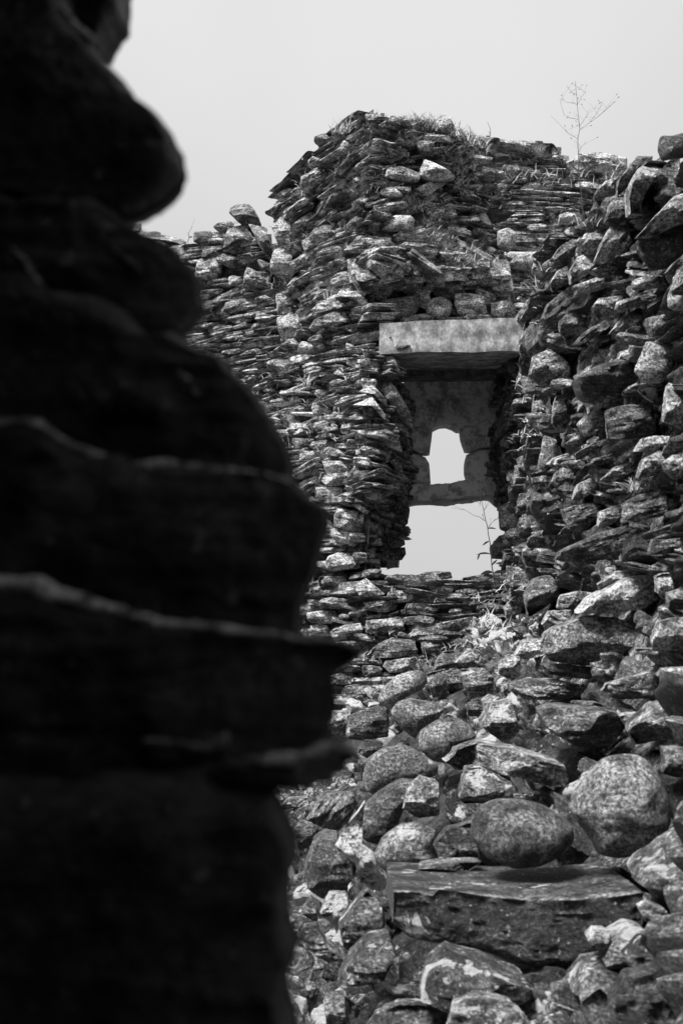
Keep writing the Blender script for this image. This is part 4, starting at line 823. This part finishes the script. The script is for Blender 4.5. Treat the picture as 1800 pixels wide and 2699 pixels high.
for ln_, Y, ws, tn in EDGE_LIGHT:                                  # pale added strips painting sky-lit highlights along the near courses
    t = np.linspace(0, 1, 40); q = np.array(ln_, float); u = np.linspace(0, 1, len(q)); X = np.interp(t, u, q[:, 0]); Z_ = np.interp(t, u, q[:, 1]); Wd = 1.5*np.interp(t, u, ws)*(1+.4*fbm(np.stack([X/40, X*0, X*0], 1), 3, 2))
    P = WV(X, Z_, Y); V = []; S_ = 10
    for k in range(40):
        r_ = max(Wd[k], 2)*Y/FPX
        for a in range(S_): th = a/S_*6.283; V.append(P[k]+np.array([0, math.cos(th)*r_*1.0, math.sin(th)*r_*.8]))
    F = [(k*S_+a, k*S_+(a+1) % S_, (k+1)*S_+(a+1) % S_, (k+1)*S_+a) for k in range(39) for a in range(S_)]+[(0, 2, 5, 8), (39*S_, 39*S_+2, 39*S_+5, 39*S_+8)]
    mb = MB(); V = np.array(V); V = V+fbm(V*60, 5, 3)[:, None]*.0012; mb.add(V, F, V*3, tn, (.5, 0, 0)); mb.build('edge_highlight', NEAR_STONE, tF, P[20], sharp=0)
def wall_box(mb, x0, x1, y0, y1, z0, z1, s=.1, amp=.05):
    c = np.array([(x0+x1)/2, (y0+y1)/2, (z0+z1)/2]); V, F = cube_t(36); V = V*np.array([(x1-x0)/2, (y1-y0)/2, (z1-z0)/2])+c
    V = V+np.stack([fbm(V*7, 5+i, 3) for i in range(3)], 1)*amp*.5; mb.add(V, F, V+6, .02, (.5, 0, 0))
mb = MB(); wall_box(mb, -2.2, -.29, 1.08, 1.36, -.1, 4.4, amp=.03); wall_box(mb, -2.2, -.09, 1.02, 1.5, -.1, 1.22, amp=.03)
wall_box(mb, -2.7, -2.1, -2.6, 1.5, -.1, 4.6); wall_box(mb, -2.7, .4, -3.2, -2.6, -.1, 5.0); wall_box(mb, .3, 7, -3.25, -2.65, -.1, 2.3); wall_box(mb, -2.7, -.3, -1.2, 1.5, 3.5, 4.4)  # unseen walls and vault, added to block sun and low sky
mb.build('masonry', NEAR_STONE, tF, oF, sharp=0)  # near wall core together with the added unseen blockers

# ------------------------------------------------------------------ plants
def tube(mb, pts, r0, r1, tone=.1, sub=4, sides=6, wob=.0):
    pts = np.array(pts, float); n = len(pts)
    t = np.linspace(0, n-1, (n-1)*sub+1); i = np.minimum(t.astype(int), n-2); f = (t-i)[:, None]
    p = pts[i]*(1-f)+pts[i+1]*f; p[1:-1] += fbm(p[1:-1]*30, 3, 2)[:, None]*wob
    V = []; K = len(p)
    for k in range(K):
        d = norm(p[min(k+1, K-1)]-p[max(k-1, 0)]); a = norm(np.cross(d, [.3, 1, .2])); b = np.cross(d, a); r = r0+(r1-r0)*k/(K-1)
        for s in range(sides): th = s/sides*6.2832; V.append(p[k]+(a*math.cos(th)+b*math.sin(th))*r)
    F = [(k*sides+s, k*sides+(s+1) % sides, (k+1)*sides+(s+1) % sides, (k+1)*sides+s) for k in range(K-1) for s in range(sides)]
    mb.add(np.array(V), F, np.array(V), tone)
def leaf(mb, p, d, l, w):
    d = norm(d); s = norm(np.cross(d, [.2, 1, .3])); V = []; K = 5; q = np.array(p, float)
    for k in range(K+1):
        ww = w*math.sin(math.pi*min(.97, k/K*.9+.05)); V += [q-s*ww, q+s*ww]; q = q+d*l/K; d = norm(d+np.array([0, 0, -.16]))
    V = np.array(V); n = np.cross(d, s)*.0006; F = [(2*k, 2*k+1, 2*k+3, 2*k+2) for k in range(K)]
    V = np.concatenate([V, V+n]); F += [(a+2*K+2, d_+2*K+2, c+2*K+2, b+2*K+2) for a, b, c, d_ in F]
    mb.add(V, F, V, .1)
def plant(name, label, cat, Y, stem, branches, leaves, r, seeds=0):
    root = W(*stem[0], Y); t = thing(name, label, cat, root)
    P = lambda q, dy=0: W(q[0], q[1], Y+dy)
    m = MB(); tube(m, [P(q) for q in stem], r, r*.35, wob=.003); m.build('stem', STEM, t, root, sharp=0)
    ends = []
    for k, br in enumerate(branches):
        m = MB(); dy = (0.12 if k % 2 else -.1)
        pts = [P(q, dy*j/(len(br)-1)) for j, q in enumerate(br)]
        tube(m, pts, r*.4, r*.18, wob=.004); ends.append((br[-1], dy))
        if seeds:
            for _ in range(seeds):
                j = R.randrange(len(pts)-1); f = R.random(); q = pts[j]*(1-f)+pts[j+1]*f
                d = norm(np.array([R.gauss(0, 1), R.gauss(0, 1), R.uniform(.2, 1.5)])); e = q+d*R.uniform(.02, .09)
                tube(m, [q, (q+e)/2+np.array([R.gauss(0, .004), 0, 0]), e], r*.16, r*.12, sub=2)
                if R.random() < .8: leaf(m, e, d, R.uniform(.006, .016), .0018)
        m.build('branch', STEM, t, root, sharp=0)
    for (q, dq, l, w) in leaves:
        m = MB(); leaf(m, P(q), np.array([dq[0], R.uniform(-.3, .3), dq[1]]), l, w); m.build('leaf', STEM, t, root, sharp=0)
    return t
plant('weed', 'tall thin bare weed with fine twiggy branches against the sky above the right wall', 'weed', 7.1,
      z2((1000, 830), (985, 700), (966, 570), (965, 440), (960, 360), (972, 310), (962, 200), (955, 120), (948, 30)),
      [z2((972, 310), (1030, 268), (1068, 242), (1110, 205), (1140, 180)), z2((960, 360), (905, 330), (870, 295), (840, 260), (808, 230)), z2((964, 250), (925, 245), (885, 225), (860, 130)), z2((958, 165), (900, 150), (865, 130)),
       z2((958, 165), (985, 120), (1010, 90)), z2((965, 440), (990, 400), (1012, 375)), z2((955, 110), (925, 85), (900, 60)), z2((1030, 268), (1080, 200), (1108, 140)), z2((968, 290), (1000, 250), (1030, 190)), z2((1068, 242), (1130, 190), (1165, 155))],
      [(z2((960, 450))[0], (1, .3), .03, .003), (z2((968, 600))[0], (-1, .1), .04, .004), (z2((975, 680))[0], (1, .1), .05, .004)], .0023, seeds=5)
plant('weed', 'thin leafy weed standing in the window opening against the sky', 'weed', 8.55,
      z4((488, 1450), (480, 1400), (470, 1330), (458, 1200), (440, 1090), (422, 1005), (405, 935)),
      [z4((432, 1072), (395, 1050), (360, 1035), (305, 1005)), z4((424, 1015), (440, 985), (458, 955)), z4((445, 1118), (470, 1085), (492, 1060)), z4((408, 950), (402, 965), (400, 990))],
      [(z4((445, 1118))[0], (1, .25), .055, .005), (z4((456, 1190))[0], (-1, -.3), .05, .006), (z4((466, 1265))[0], (-1, .3), .09, .006), (z4((405, 1255))[0], (-.6, -1), .05, .006), (z4((478, 1370))[0], (-1, .2), .08, .012), (z4((478, 1375))[0], (1, .4), .08, .012),
       (z4((482, 1400))[0], (-1, .6), .07, .011), (z4((470, 1330))[0], (.6, 1), .05, .006), (z4((480, 1410))[0], (1, .1), .07, .012)], .0042, seeds=4)
plant('weed', 'tiny dark weed sprig on the tower top left of the flat capping stone', 'weed', 9.6, z2((462, 385), (458, 350), (460, 310), (445, 265)), [z2((460, 340), (448, 315)), z2((458, 350), (466, 315))], [(z2((460, 360))[0], (1, .6), .03, .006), (z2((458, 350))[0], (-1, .6), .03, .006)], .003)
plant('weed', 'faint weed sprig on the far left wall top beside the dark foreground', 'weed', 11.3, z1((30, 850), (42, 820), (40, 790), (60, 755)), [z1((42, 815), (30, 785)), z1((52, 770), (72, 710))], [(z1((42, 820))[0], (1, .6), .03, .006)], .003)

# grass: three tufted masses, nobody could count the blades
def gobj(label, fn, org):
    mb = MB(); fn(mb); o = mb.build('grass', GRASS, None, org, sharp=0); tag(o, label, 'grass', kind='stuff')
def g1(mb):
    grass(mb, sample_patch(PC, 340, .0, us=(.05, 1), vs=(0, .6)), (.03, .075), n=12)
    grass(mb, sample_patch(PC, 90, .2, vs=(.0, .85)), (.02, .05), n=9)
    grass(mb, sample_patch(PB, 210, .08, vs=(0, .9)), (.02, .055), n=9)
    for (x, y) in [(1010, 312), (1075, 318), (1095, 320), (1110, 322), (1130, 325), (1150, 330), (1210, 345), (1225, 352), (1240, 360), (1260, 370), (1275, 378), (885, 335), (900, 335), (905, 325), (985, 312), (1120, 330), (1085, 322), (1140, 330)]:
        grass(mb, [(W(x, y+10, 9.05), np.array([0, -.6, .3]))]*2, (.04, .09), n=14, spread=.03, droop=.5)
gobj('tufts of grass on the broken top and in the joints of the tower', g1, oT+np.array([0, 0, 2.5]))
def g2(mb):
    grass(mb, sample_patch(PE, 90, .1, vs=(0, .7)), (.02, .06), n=8)
    grass(mb, sample_patch(PA, 110, .1), (.02, .06), n=8)
    for (x, y) in z3((240, 290), (240, 300), (440, 490), (330, 700), (310, 740), (590, 540), (180, 650), (280, 800), (330, 690)): grass(mb, [(W(x, y, 9.2), np.array([0, -1, .3]))]*2, (.05, .1), n=9, wd=.003)
gobj('sparse grass growing between the thin courses left of the window', g2, oT+np.array([-.2, 0, 2]))
def g3(mb):
    grass(mb, sample_patch(PD, 170, .0), (.03, .07), n=10)
    grass(mb, sample_patch(PD, 130, -.2, vs=(.5, .8)), (.03, .06), n=12)
    for x in range(1300, 1660, 25): grass(mb, [(W(x, 470+R.uniform(-15, 15), 10.5), np.array([0, -1, .3]))], (.04, .09), n=12, spread=.04)
gobj('grass clumps along the pale wall behind', g3, oD+np.array([0, 0, 3]))
def g4(mb):
    grass(mb, sample_patch(PI1, 90, .0, vs=(0, .5)), (.02, .06), n=7)
    grass(mb, sample_patch(PH, 40, .2), (.02, .05), n=6)
    for (x, y) in z4((1270, 890), (1400, 880), (1350, 900), (1440, 890), (1300, 900)): grass(mb, [(W(x, y, 5.85), np.array([-.3, -1, .3]))]*3, (.04, .09), n=8, wd=.004)
    for (x, y) in [(1600, 560), (1560, 590), (1700, 480), (1520, 590), (1735, 470), (1770, 500), (1790, 530), (1420, 720), (1410, 760)]: grass(mb, [(W(x, y, 6.4), np.array([-.3, -1, .3]))], (.03, .07), n=12)
def g5(mb):
    for (x, y, Y) in [(1290, 1620, 8.2), (1305, 1590, 8.2), (1275, 1650, 8.0), (1300, 1660, 7.9), (1130, 1750, 8.2), (975, 1740, 8.4), (1330, 1560, 8.3), (1260, 1590, 8.4), (1180, 1720, 8.2), (1345, 1535, 8.3)]: grass(mb, [(W(x, y, Y), np.array([0, -1, .3]))]*2, (.03, .08), n=10, wd=.003, spread=.04)
gobj('small grass tufts at the corner where the low wall meets the right-hand wall', g5, W(1290, 1600, 8.3))
gobj('dry grass wisps rooted in the cracks of the right-hand wall', g4, oI+np.array([0, 0, 2]))
scene.cycles.max_bounces = 5
